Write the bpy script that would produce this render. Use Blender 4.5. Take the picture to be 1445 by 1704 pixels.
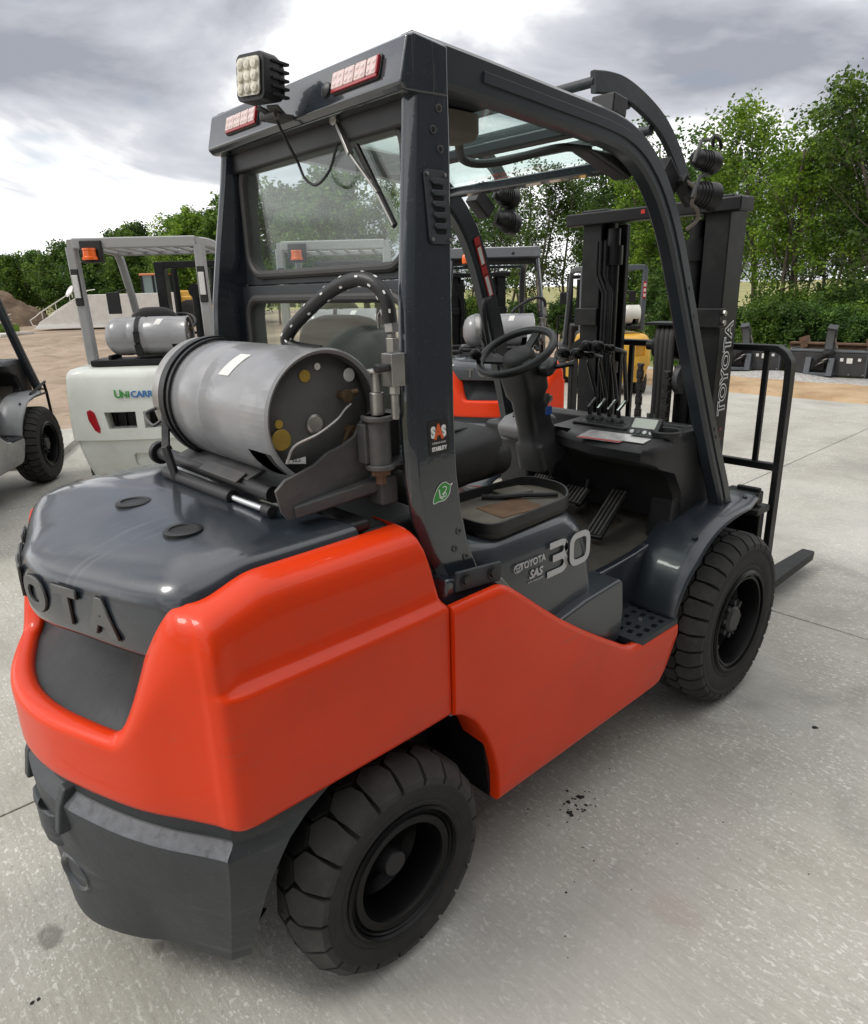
import bpy, math, random
import numpy as np
from mathutils import Vector, Matrix, Euler
random.seed(7); np.random.seed(7)
R = math.radians
for o in list(bpy.data.objects): bpy.data.objects.remove(o)
scene = bpy.context.scene
COL = scene.collection

# ------------------------------------------------------------------ camera
CAM = Vector((-0.82496, -1.66236, 1.64051)); YAW, PITCH, ROLL, FPX = R(47.9386), R(-17.9327), R(-1.6117), 1146.93
fw = Vector((math.cos(YAW)*math.cos(PITCH), math.sin(YAW)*math.cos(PITCH), math.sin(PITCH)))
rt0 = Vector((math.sin(YAW), -math.cos(YAW), 0)); up0 = rt0.cross(fw)
rt = rt0*math.cos(ROLL) + up0*math.sin(ROLL); up = up0*math.cos(ROLL) - rt0*math.sin(ROLL)
cd = bpy.data.cameras.new('camera'); cam = bpy.data.objects.new('camera', cd); COL.objects.link(cam)
m = Matrix.Identity(4)
for i in range(3):
    m[i][0] = rt[i]; m[i][1] = up[i]; m[i][2] = -fw[i]; m[i][3] = CAM[i]
cam.matrix_world = m
cd.sensor_fit = 'VERTICAL'; cd.sensor_height = 24; cd.lens = 24*FPX/1704; cd.clip_start = 0.05; cd.clip_end = 2000
scene.camera = cam

# ------------------------------------------------------------------ world: broken overcast
SUN_AZ, SUN_EL = 152, 48          # degrees, azimuth counted from +x towards +y
w = bpy.data.worlds.new('World'); scene.world = w; w.use_nodes = True
nt = w.node_tree; nt.nodes.clear()
def N(t, **k):
    n = nt.nodes.new(t)
    for a, b in k.items(): setattr(n, a, b)
    return n
out = N('ShaderNodeOutputWorld'); bg = N('ShaderNodeBackground'); bg.inputs['Strength'].default_value = 0.1
sky = N('ShaderNodeTexSky', sky_type='NISHITA', sun_disc=False)
sky.sun_elevation = R(SUN_EL); sky.sun_rotation = R(90-SUN_AZ); sky.air_density = 1.0; sky.dust_density = 2.0
tc = N('ShaderNodeTexCoord'); sep = N('ShaderNodeSeparateXYZ'); nt.links.new(tc.outputs['Generated'], sep.inputs[0])
def MA(op, a, b=None):
    n = N('ShaderNodeMath', operation=op)
    for i, v in enumerate((a, b)):
        if v is None: continue
        if isinstance(v, (int, float)): n.inputs[i].default_value = v
        else: nt.links.new(v, n.inputs[i])
    return n.outputs[0]
zz = MA('ADD', MA('MAXIMUM', sep.outputs[2], 0.0), 0.22)
comb = N('ShaderNodeCombineXYZ')
nt.links.new(MA('DIVIDE', sep.outputs[0], zz), comb.inputs[0]); nt.links.new(MA('DIVIDE', sep.outputs[1], zz), comb.inputs[1])
def noise(scale, det, rough, off, dist=0.0):
    mp = N('ShaderNodeMapping'); mp.inputs['Location'].default_value = off; nt.links.new(comb.outputs[0], mp.inputs[0])
    n = N('ShaderNodeTexNoise'); n.inputs['Scale'].default_value = scale; n.inputs['Detail'].default_value = det
    n.inputs['Roughness'].default_value = rough; n.inputs['Distortion'].default_value = dist
    nt.links.new(mp.outputs[0], n.inputs['Vector']); return n.outputs['Fac']
def ramp(fac, stops):
    r = N('ShaderNodeValToRGB'); cr = r.color_ramp
    while len(cr.elements) < len(stops): cr.elements.new(0.5)
    for e, (p, c) in zip(cr.elements, stops): e.position = p; e.color = (*c, 1)
    nt.links.new(fac, r.inputs[0]); return r.outputs['Color']
CLOUD_OFF = (2.2, 2.9, 8.8)
body = noise(0.95, 7, 0.53, CLOUD_OFF, 0.4)
cl = ramp(body, [(0.43, (1.40, 1.40, 1.40)), (0.50, (1.0, 1.0, 1.01)), (0.55, (0.60, 0.617, 0.66)), (0.65, (0.32, 0.336, 0.385))])
sc10 = N('ShaderNodeVectorMath', operation='SCALE'); sc10.inputs['Scale'].default_value = 10.0; nt.links.new(cl, sc10.inputs[0])
hole = noise(0.9, 4, 0.5, (8.3, 2.2, 1.0))
hf = ramp(hole, [(0.60, (0, 0, 0)), (0.70, (1, 1, 1))])
mx = N('ShaderNodeMixRGB'); nt.links.new(hf, mx.inputs[0]); nt.links.new(sc10.outputs[0], mx.inputs[1])
nt.links.new(sky.outputs[0], mx.inputs[2]); nt.links.new(mx.outputs[0], bg.inputs['Color']); nt.links.new(bg.outputs[0], out.inputs[0])

sd = bpy.data.lights.new('sun', 'SUN'); sd.energy = 1.5; sd.angle = R(16); sd.color = (1.0, 0.96, 0.9)
sun = bpy.data.objects.new('sun', sd); COL.objects.link(sun)
sv = Vector((math.cos(R(SUN_AZ))*math.cos(R(SUN_EL)), math.sin(R(SUN_AZ))*math.cos(R(SUN_EL)), math.sin(R(SUN_EL))))
sun.rotation_euler = (-sv).to_track_quat('-Z', 'Y').to_euler(); sun.location = (0, 4, 12)
vs = scene.view_settings; vs.view_transform = 'Standard'; vs.look = 'None'; vs.exposure = 0.25; vs.gamma = 1.0; vs.use_curve_mapping = False

# ------------------------------------------------------------------ materials
MATS = {}
def mat(name, col, rough=0.5, metal=0.0, coat=0.0, var=0.0, vscale=8.0, bump=0.0, bscale=60.0, dirt=None, dirt_amt=0.0, dscale=3.0,
        trans=0.0, emit=None, alpha=1.0, rvar=0.0, spec=0.5, coat_r=0.06, scratch=None):
    if name in MATS: return MATS[name]
    M = bpy.data.materials.new(name); M.use_nodes = True; t = M.node_tree; b = t.nodes['Principled BSDF']
    L = t.links.new
    b.inputs['Base Color'].default_value = (*col, 1); b.inputs['Roughness'].default_value = rough; b.inputs['Metallic'].default_value = metal
    b.inputs['Coat Weight'].default_value = coat; b.inputs['Coat Roughness'].default_value = coat_r
    b.inputs['Specular IOR Level'].default_value = spec
    if trans: b.inputs['Transmission Weight'].default_value = trans
    if alpha < 1: b.inputs['Alpha'].default_value = alpha
    if emit: b.inputs['Emission Color'].default_value = (*emit[:3], 1); b.inputs['Emission Strength'].default_value = emit[3]
    tc = t.nodes.new('ShaderNodeTexCoord'); src = None
    def nz(scale, det=5, rg=0.6):
        n = t.nodes.new('ShaderNodeTexNoise'); n.inputs['Scale'].default_value = scale; n.inputs['Detail'].default_value = det
        n.inputs['Roughness'].default_value = rg; L(tc.outputs['Object'], n.inputs['Vector']); return n.outputs['Fac']
    if var:
        r = t.nodes.new('ShaderNodeValToRGB'); f0, f1 = 1-var, 1+var
        r.color_ramp.elements[0].position = 0.3; r.color_ramp.elements[1].position = 0.7
        r.color_ramp.elements[0].color = (*[c*f0 for c in col], 1); r.color_ramp.elements[1].color = (*[min(1, c*f1) for c in col], 1)
        L(nz(vscale), r.inputs[0]); src = r.outputs[0]
    if dirt:
        r = t.nodes.new('ShaderNodeValToRGB'); r.color_ramp.elements[0].position = 0.5; r.color_ramp.elements[1].position = 0.75
        r.color_ramp.elements[0].color = (0, 0, 0, 1); r.color_ramp.elements[1].color = (dirt_amt,)*3+(1,)
        L(nz(dscale, 8, 0.7), r.inputs[0])
        mxn = t.nodes.new('ShaderNodeMixRGB'); L(r.outputs[0], mxn.inputs[0]); mxn.inputs[2].default_value = (*dirt, 1)
        if src: L(src, mxn.inputs[1])
        else: mxn.inputs[1].default_value = (*col, 1)
        src = mxn.outputs[0]
    if scratch:                      # (colour, amount, stretch): fine scuffs in patches, and pale dust specks
        sc_col, sc_amt, sc_st = scratch
        def thr(f, a, c, v):
            r = t.nodes.new('ShaderNodeValToRGB'); r.color_ramp.elements[0].position = a; r.color_ramp.elements[1].position = c; r.color_ramp.elements[0].color = (0, 0, 0, 1); r.color_ramp.elements[1].color = (v, v, v, 1); L(f, r.inputs[0]); return r.outputs[0]
        mp = t.nodes.new('ShaderNodeMapping'); mp.inputs['Scale'].default_value = sc_st; mp.inputs['Rotation'].default_value = (0, R(12), 0); L(tc.outputs['Object'], mp.inputs[0])
        n = t.nodes.new('ShaderNodeTexNoise'); n.inputs['Scale'].default_value = 1.0; n.inputs['Detail'].default_value = 3; L(mp.outputs[0], n.inputs['Vector'])
        ml = t.nodes.new('ShaderNodeMixRGB'); ml.blend_type = 'MULTIPLY'; ml.inputs[0].default_value = 1.0; L(thr(n.outputs['Fac'], .60, .64, sc_amt), ml.inputs[1]); L(thr(nz(2.6, 4, .6), .50, .62, 1.0), ml.inputs[2])
        ad = t.nodes.new('ShaderNodeMixRGB'); ad.blend_type = 'ADD'; ad.inputs[0].default_value = 1.0; L(ml.outputs[0], ad.inputs[1]); L(thr(nz(130, 2, .5), .67, .70, sc_amt*.8), ad.inputs[2])
        m3 = t.nodes.new('ShaderNodeMixRGB'); L(ad.outputs[0], m3.inputs[0]); m3.inputs[2].default_value = (*sc_col, 1)
        if src: L(src, m3.inputs[1])
        else: m3.inputs[1].default_value = (*col, 1)
        src = m3.outputs[0]
    if src: L(src, b.inputs['Base Color'])
    if rvar:
        r = t.nodes.new('ShaderNodeMapRange'); r.inputs['To Min'].default_value = max(0.02, rough-rvar); r.inputs['To Max'].default_value = min(1, rough+rvar)
        L(nz(vscale*1.7, 6, 0.65), r.inputs[0]); L(r.outputs[0], b.inputs['Roughness'])
    if bump:
        bn = t.nodes.new('ShaderNodeBump'); bn.inputs['Strength'].default_value = bump; bn.inputs['Distance'].default_value = 0.01
        L(nz(bscale, 4, 0.6), bn.inputs['Height']); L(bn.outputs[0], b.inputs['Normal'])
        if coat: L(bn.outputs[0], b.inputs['Coat Normal'])
    MATS[name] = M; return M

RED = mat('red_paint', (0.68, 0.039, 0.003), 0.40, scratch=((0.40, 0.10, 0.06), 0.30, (2.0, 2.0, 75.0)), coat=0.26, coat_r=0.025, spec=0.22, var=0.05, vscale=3, bump=0.05, bscale=9, rvar=0.06, dirt=(0.34, 0.03, 0.012), dirt_amt=0.25, dscale=2.2)
NAVY = mat('dark_slate_paint', (0.019, 0.0245, 0.0315), 0.22, scratch=((0.11, 0.11, 0.105), 0.35, (60.0, 2.0, 3.0)), coat=1.0, spec=0.6, coat_r=0.04, var=0.18, vscale=4, bump=0.05, bscale=9, rvar=0.08, dirt=(0.04, 0.042, 0.045), dirt_amt=0.3, dscale=3)
NAVYM = mat('dark_slate_matte', (0.024, 0.029, 0.034), 0.52, var=0.15, vscale=5, bump=0.08, bscale=45, rvar=0.1, dirt=(0.06, 0.06, 0.057), dirt_amt=0.3, dscale=4)
GREYP = mat('grey_slate_panel', (0.032, 0.038, 0.045), 0.34, coat=0.6, coat_r=0.08, var=0.1, vscale=4, bump=0.04, bscale=25, rvar=0.08)
BLACKP = mat('black_plastic', (0.010, 0.010, 0.011), 0.45, var=0.2, vscale=6, bump=0.05, bscale=120, rvar=0.1, dirt=(0.04, 0.037, 0.033), dirt_amt=0.3, dscale=5)
BLACKM = mat('black_mast_paint', (0.0055, 0.006, 0.0068), 0.46, spec=0.3, var=0.3, vscale=6, rvar=0.12, dirt=(0.05, 0.045, 0.04), dirt_amt=0.35, dscale=6)
BLACKG = mat('black_gloss_rim', (0.003, 0.003, 0.0034), 0.38, coat=0.0, spec=0.22)
RUBBER = mat('tyre_rubber', (0.017, 0.0165, 0.016), 0.80, var=0.3, vscale=10, bump=0.2, bscale=60, dirt=(0.06, 0.054, 0.046), dirt_amt=0.45, dscale=6)
SEAL = mat('window_rubber', (0.035, 0.033, 0.031), 0.6, var=0.15, vscale=9)
FABRIC = mat('seat_vinyl', (0.016, 0.015, 0.014), 0.6, var=0.2, vscale=12, bump=0.15, bscale=180, dirt=(0.07, 0.06, 0.045), dirt_amt=0.35, dscale=5)
MATF = mat('floor_mat', (0.060, 0.053, 0.043), 0.75, var=0.25, vscale=7, bump=0.25, bscale=90, dirt=(0.11, 0.09, 0.065), dirt_amt=0.6, dscale=4)
TRAY = mat('tray_dusty_plastic', (0.11, 0.099, 0.080), 0.65, var=0.25, vscale=8, dirt=(0.15, 0.125, 0.09), dirt_amt=0.6, dscale=6)
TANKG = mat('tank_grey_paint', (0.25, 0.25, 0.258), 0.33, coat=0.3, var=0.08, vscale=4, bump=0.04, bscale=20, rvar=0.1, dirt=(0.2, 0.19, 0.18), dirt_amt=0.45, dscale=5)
TANKD = mat('tank_end_dust_shade', (0.085, 0.083, 0.080), 0.6, var=0.25, vscale=9, dirt=(0.14, 0.13, 0.115), dirt_amt=0.5, dscale=6)
STEEL = mat('worn_steel', (0.38, 0.37, 0.35), 0.38, metal=0.9, var=0.2, vscale=14, rvar=0.12)
CHROME = mat('bright_steel', (0.7, 0.7, 0.7), 0.15, metal=1.0)
BRASS = mat('old_brass', (0.17, 0.115, 0.065), 0.5, metal=0.7, var=0.3, vscale=30)
RUST = mat('rusty_steel', (0.12, 0.065, 0.035), 0.8, var=0.4, vscale=12, bump=0.2, bscale=60)
BRKT = mat('dark_grey_bracket', (0.062, 0.062, 0.064), 0.55, var=0.25, vscale=10, dirt=(0.16, 0.13, 0.10), dirt_amt=0.4, dscale=8, rvar=0.1)
WHITE = mat('white_print', (0.72, 0.72, 0.70), 0.5)
SILVER = mat('silver_print', (0.50, 0.50, 0.50), 0.4)
PAPER = mat('paper_label', (0.66, 0.65, 0.62), 0.5, var=0.08, vscale=60)
YELL = mat('yellow_dot', (0.34, 0.22, 0.03), 0.6, var=0.2, vscale=30)
ORANGEP = mat('orange_print', (0.62, 0.10, 0.02), 0.5)
REDP = mat('red_print', (0.42, 0.02, 0.02), 0.45)
GREENP = mat('green_print', (0.035, 0.25, 0.045), 0.45)
BLUEP = mat('blue_plastic', (0.015, 0.07, 0.30), 0.4)
LENSR = mat('red_lens_painted_sheen', (0.64, 0.47, 0.45), 0.22, coat=0.5, var=0.12, vscale=40)  # pale tone puts reflected light into the red lens colour
LENSRD = mat('deep_red_lens', (0.33, 0.012, 0.018), 0.2, coat=0.5)
LENSC = mat('clear_lens', (0.55, 0.52, 0.42), 0.15, coat=0.6, var=0.35, vscale=45)
AMBER = mat('amber_lens', (0.80, 0.13, 0.01), 0.25, coat=0.4)
LCD = mat('lcd_screen', (0.42, 0.43, 0.38), 0.3)
PLATEB = mat('clear_plastic_sheet', (0.45, 0.43, 0.42), 0.2, coat=0.3, var=0.25, vscale=25)
def glass(name, tint, haze, hazecol, rough=0.0):
    M = bpy.data.materials.new(name); M.use_nodes = True; t = M.node_tree; t.nodes.clear(); L = t.links.new
    o = t.nodes.new('ShaderNodeOutputMaterial'); tr = t.nodes.new('ShaderNodeBsdfTransparent'); tr.inputs[0].default_value = (*tint, 1)
    gl = t.nodes.new('ShaderNodeBsdfGlossy'); gl.inputs['Roughness'].default_value = 0.02; gl.inputs['Color'].default_value = (1, 1, 1, 1)
    lw = t.nodes.new('ShaderNodeLayerWeight'); lw.inputs[0].default_value = 0.5
    pw = t.nodes.new('ShaderNodeMath'); pw.operation = 'POWER'; L(lw.outputs['Facing'], pw.inputs[0]); pw.inputs[1].default_value = 4.0
    fr = t.nodes.new('ShaderNodeMath'); fr.operation = 'MULTIPLY_ADD'; L(pw.outputs[0], fr.inputs[0]); fr.inputs[1].default_value = 0.7; fr.inputs[2].default_value = 0.035
    m1 = t.nodes.new('ShaderNodeMixShader'); L(fr.outputs[0], m1.inputs[0]); L(tr.outputs[0], m1.inputs[1]); L(gl.outputs[0], m1.inputs[2])
    df = t.nodes.new('ShaderNodeBsdfDiffuse'); df.inputs[0].default_value = (*hazecol, 1)
    tcn = t.nodes.new('ShaderNodeTexCoord'); mp = t.nodes.new('ShaderNodeMapping'); mp.inputs['Scale'].default_value = (1, 1, 0.25)
    nz = t.nodes.new('ShaderNodeTexNoise'); nz.inputs['Scale'].default_value = 9; nz.inputs['Detail'].default_value = 6
    L(tcn.outputs['Object'], mp.inputs[0]); L(mp.outputs[0], nz.inputs['Vector'])
    mr = t.nodes.new('ShaderNodeMapRange'); mr.inputs['From Min'].default_value = 0.3; mr.inputs['From Max'].default_value = 0.75
    mr.inputs['To Min'].default_value = haze*0.5; mr.inputs['To Max'].default_value = haze*1.5; L(nz.outputs['Fac'], mr.inputs[0])
    m2 = t.nodes.new('ShaderNodeMixShader'); L(mr.outputs[0], m2.inputs[0]); L(m1.outputs[0], m2.inputs[1]); L(df.outputs[0], m2.inputs[2])
    L(m2.outputs[0], o.inputs[0]); return M
GLASS = glass('dusty_window_glass', (0.92, 0.975, 0.955), 0.032, (0.55, 0.54, 0.48))
ROOFGLASS = glass('green_roof_panel', (0.89, 0.972, 0.952), 0.06, (0.45, 0.58, 0.54))

# ------------------------------------------------------------------ mesh helpers
class MB:
    def __init__(s): s.v = []; s.f = []
    def add(s, vs, fs):
        o = len(s.v); s.v += [tuple(p) for p in vs]; s.f += [tuple(i+o for i in f) for f in fs]; return s
    def box(s, c, size, rot=None):
        a, b, d = (x/2 for x in size); P = [Vector((x, y, z)) for x in (-a, a) for y in (-b, b) for z in (-d, d)]
        if rot is not None:
            q = rot.to_matrix() if isinstance(rot, Euler) else rot
            P = [q @ p for p in P]
        P = [p+Vector(c) for p in P]
        return s.add(P, [(0, 1, 3, 2), (4, 6, 7, 5), (0, 4, 5, 1), (2, 3, 7, 6), (0, 2, 6, 4), (1, 5, 7, 3)])
    def bar(s, p0, p1, wx, wz, upv=(0, 0, 1)):       # square bar between two points
        p0, p1 = Vector(p0), Vector(p1); t = (p1-p0).normalized(); u = Vector(upv); l = t.cross(u)
        if l.length < 1e-4: l = t.cross(Vector((1, 0, 0)))
        l.normalize(); n = l.cross(t); P = []
        for p in (p0, p1):
            for a, b in ((-1, -1), (1, -1), (1, 1), (-1, 1)): P.append(p+l*a*wx/2+n*b*wz/2)
        return s.add(P, [(3, 2, 1, 0), (4, 5, 6, 7)]+[(i, (i+1) % 4, 4+(i+1) % 4, 4+i) for i in range(4)])
    def prism(s, poly, axis, a, b):
        n = len(poly)
        def P(u, v, w): return (w, u, v) if axis == 'x' else (u, w, v) if axis == 'y' else (u, v, w)
        return s.add([P(u, v, a) for u, v in poly]+[P(u, v, b) for u, v in poly],
                     [tuple(range(n))[::-1], tuple(range(n, 2*n))]+[(i, (i+1) % n, n+(i+1) % n, n+i) for i in range(n)])
    def cyl(s, p0, p1, r0, r1=None, n=16, cap=True):
        r1 = r0 if r1 is None else r1; p0, p1 = Vector(p0), Vector(p1); t = (p1-p0).normalized()
        a = t.cross(Vector((0, 0, 1)))
        if a.length < 1e-3: a = Vector((1, 0, 0))
        a.normalize(); b = t.cross(a); P = []
        for p, r in ((p0, r0), (p1, r1)):
            for i in range(n):
                g = 2*math.pi*i/n; P.append(p+a*r*math.cos(g)+b*r*math.sin(g))
        F = [(i, (i+1) % n, n+(i+1) % n, n+i) for i in range(n)]
        if cap: F += [tuple(range(n))[::-1], tuple(range(n, 2*n))]
        return s.add(P, F)
    def tube(s, pts, r, n=10, closed=False):
        pts = [Vector(p) for p in pts]; k = len(pts); rr = r if isinstance(r, (list, tuple)) else [r]*k
        T = []
        for i in range(k):
            if closed: d = pts[(i+1) % k]-pts[i-1]
            else: d = pts[min(i+1, k-1)]-pts[max(i-1, 0)]
            T.append(d.normalized())
        a = T[0].cross(Vector((0, 0, 1)))
        if a.length < 0.1: a = T[0].cross(Vector((1, 0, 0)))
        a.normalize(); P = []
        for i in range(k):
            a = (a-T[i]*a.dot(T[i])).normalized(); b = T[i].cross(a)
            for j in range(n):
                g = 2*math.pi*j/n; P.append(pts[i]+(a*math.cos(g)+b*math.sin(g))*rr[i])
        F = []
        for i in range(k if closed else k-1):
            i2 = (i+1) % k
            for j in range(n): F.append((i*n+j, i*n+(j+1) % n, i2*n+(j+1) % n, i2*n+j))
        if not closed: F += [tuple(range(n))[::-1], tuple(range((k-1)*n, k*n))]
        return s.add(P, F)
    def lathe(s, prof, o=(0, 0, 0), axis=(0, 1, 0), n=48, closed=False):     # prof: (radius, along axis)
        ax = Vector(axis).normalized(); a = ax.cross(Vector((0, 0, 1)))
        if a.length < 1e-3: a = Vector((1, 0, 0))
        a.normalize(); b = ax.cross(a); O = Vector(o); k = len(prof); P = []
        for r, h in prof:
            for j in range(n):
                g = 2*math.pi*j/n; P.append(O+ax*h+(a*math.cos(g)+b*math.sin(g))*max(r, 1e-5))
        F = []
        for i in range(k if closed else k-1):
            i2 = (i+1) % k
            for j in range(n): F.append((i*n+j, i*n+(j+1) % n, i2*n+(j+1) % n, i2*n+j))
        return s.add(P, F)
    def grid(s, G, cu=False, cv=False):
        nu, nv = len(G), len(G[0]); F = []
        for i in range(nu if cu else nu-1):
            for j in range(nv if cv else nv-1):
                F.append((i*nv+j, ((i+1) % nu)*nv+j, ((i+1) % nu)*nv+(j+1) % nv, i*nv+(j+1) % nv))
        return s.add([p for r_ in G for p in r_], F)
    def rail(s, path, wy, wn, ch=0.3, L=(0, 1, 0)):          # rectangular chamfered rail swept along a path, lateral axis L
        path = [Vector(p) for p in path]; L = Vector(L); k = len(path); G = []
        for i in range(k):
            t = (path[min(i+1, k-1)]-path[max(i-1, 0)]).normalized(); n = t.cross(L).normalized(); l = n.cross(t).normalized()
            a, b = wy/2, wn/2; c = min(a, b)*ch
            G.append([path[i]+l*u+n*v for u, v in ((a, b-c), (a-c, b), (-a+c, b), (-a, b-c), (-a, -b+c), (-a+c, -b), (a-c, -b), (a, -b+c))])
        s.grid(G, cv=True); o = len(s.v)-8*k
        s.f += [tuple(o+i for i in range(8)), tuple(o+8*(k-1)+i for i in range(8))[::-1]]
        return s
    def build(s, name, material, parent=None, smooth=35, bevel=0.0, seg=2, sub=0, solid=0.0, label=None, loc=None):
        me = bpy.data.meshes.new(name); me.from_pydata(s.v, [], s.f); me.validate(); 
        import bmesh
        bm = bmesh.new(); bm.from_mesh(me); bmesh.ops.recalc_face_normals(bm, faces=bm.faces); bm.to_mesh(me); bm.free()
        if material: me.materials.append(material)
        o = bpy.data.objects.new(name, me); COL.objects.link(o)
        if smooth:
            me.shade_smooth(); me.set_sharp_from_angle(angle=R(smooth))
        if solid:
            q = o.modifiers.new('solid', 'SOLIDIFY'); q.thickness = abs(solid); q.offset = -1 if solid > 0 else 1
        if bevel:
            q = o.modifiers.new('bevel', 'BEVEL'); q.width = bevel; q.segments = seg; q.limit_method = 'ANGLE'; q.angle_limit = R(35); q.harden_normals = True
        if sub:
            q = o.modifiers.new('sub', 'SUBSURF'); q.levels = sub; q.render_levels = sub
        if parent is not None: o.parent = parent
        if loc is not None: o.location = loc
        if label: o['label'] = label
        return o
def empty(name, label, cat, loc=(0, 0, 0), rz=0.0, group=None):
    o = bpy.data.objects.new(name, None); COL.objects.link(o); o.location = loc; o.rotation_euler = (0, 0, rz); o.empty_display_size = 0.2
    o['label'] = label; o['category'] = cat
    if group: o['group'] = group
    return o
def tag(o, label, cat, group=None):
    o['label'] = label; o['category'] = cat
    if group: o['group'] = group
    return o
def struct(o): o['kind'] = 'structure'; return o
def copy_tree(o, parent=None, skip=(), swap=None):
    c = o.copy(); COL.objects.link(c)
    if parent is not None: c.parent = parent
    if swap and o.type == 'MESH':
        for sl in c.material_slots:
            mm = sl.material
            if mm and mm.name in swap: sl.link = 'OBJECT'; sl.material = swap[mm.name]
    for ch in list(o.children):
        if ch.name.split('.')[0] in skip: continue
        copy_tree(ch, c, skip, swap)
    return c
def cut(o, cutters):            # boolean-subtract meshes and delete the cutters
    for c in cutters:
        q = o.modifiers.new('cut', 'BOOLEAN'); q.operation = 'DIFFERENCE'; q.object = c; q.solver = 'EXACT'
    bpy.context.view_layer.update()
    me = bpy.data.meshes.new_from_object(o.evaluated_get(bpy.context.evaluated_depsgraph_get()))
    for q in list(o.modifiers): o.modifiers.remove(q)
    o.data = me
    for c in cutters: bpy.data.objects.remove(c)
    me.shade_smooth(); me.set_sharp_from_angle(angle=R(35)); return o
def text(name, body, size, mtx, material, parent, ext=0.0006, off=0.0, sx=1.0, shear=0.0, align='CENTER', bevel=0.0, hollow=False, space=1.0):
    cu = bpy.data.curves.new(name, 'FONT'); cu.body = body; cu.size = size; cu.extrude = ext; cu.offset = off; cu.shear = shear
    cu.align_x = align; cu.align_y = 'CENTER'; cu.resolution_u = 4; cu.space_character = space
    if bevel: cu.bevel_depth = bevel
    if hollow: cu.fill_mode = 'NONE'
    to = bpy.data.objects.new(name, cu); COL.objects.link(to); bpy.context.view_layer.update()
    me = bpy.data.meshes.new_from_object(to.evaluated_get(bpy.context.evaluated_depsgraph_get())); bpy.data.objects.remove(to)
    me.materials.clear(); me.materials.append(material)
    me.transform(mtx @ Matrix.Diagonal((sx, 1, 1, 1)))
    o = bpy.data.objects.new(name, me); COL.objects.link(o); o.parent = parent; return o
def frame(o, x, y):             # matrix with given origin, local x (text direction) and local y (text up); z = normal
    x = Vector(x).normalized(); y = Vector(y); z = x.cross(y).normalized(); y = z.cross(x)
    m = Matrix.Identity(4)
    for i in range(3): m[i][0] = x[i]; m[i][1] = y[i]; m[i][2] = z[i]; m[i][3] = o[i]
    return m
def ribbon(mb, pts, width, th, M):    # flat stroke along a 2-D polyline (local xy of frame M), thickness th
    P = [Vector((*p, 0)) for p in pts]; k = len(P); G = []
    closed = (P[0]-P[-1]).length < 1e-6
    if closed: P = P[:-1]; k -= 1
    for i in range(k):
        if closed: d0 = (P[i]-P[i-1]).normalized(); d1 = (P[(i+1) % k]-P[i]).normalized()
        else: d0 = (P[i]-P[max(i-1, 0)]); d1 = (P[min(i+1, k-1)]-P[i]); d0 = d0.normalized() if d0.length else d1.normalized(); d1 = d1.normalized() if d1.length else d0
        n0 = Vector((-d0.y, d0.x, 0)); n1 = Vector((-d1.y, d1.x, 0)); n = (n0+n1).normalized(); kf = 1/max(0.5, n.dot(n0))
        G.append([M @ (P[i]+n*width/2*kf+Vector((0, 0, z))) if sgn > 0 else M @ (P[i]-n*width/2*kf+Vector((0, 0, z))) for sgn, z in ((1, 0), (1, th), (-1, th), (-1, 0))])
    mb.grid(G, cu=closed, cv=True)
    if not closed:
        o = len(mb.v)-4*k; mb.f += [(o, o+1, o+2, o+3), tuple(o+4*(k-1)+i for i in (3, 2, 1, 0))]
    return mb
def rrect(cx, cy, w_, h_, r, n=6):
    P = []
    for qx, qy, a0 in ((1, 1, 0), (-1, 1, 90), (-1, -1, 180), (1, -1, 270)):
        for i in range(n+1):
            a = R(a0+90*i/n); P.append((cx+qx*(w_/2-r)+r*math.cos(a), cy+qy*(h_/2-r)+r*math.sin(a)))
    return P
def crom(P, m=12, closed=False):
    P = [Vector(p) for p in P]; Q = [P[-1]]+P+[P[0], P[1]] if closed else [2*P[0]-P[1]]+P+[2*P[-1]-P[-2]]; out = []
    for i in range(1, len(Q)-2):
        a, b, c, d = Q[i-1:i+3]
        for j in range(m):
            t = j/m; out.append(0.5*((2*b)+(c-a)*t+(2*a-5*b+4*c-d)*t*t+(3*b-a-3*c+d)*t**3))
    if not closed: out.append(P[-1])
    return out
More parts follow.
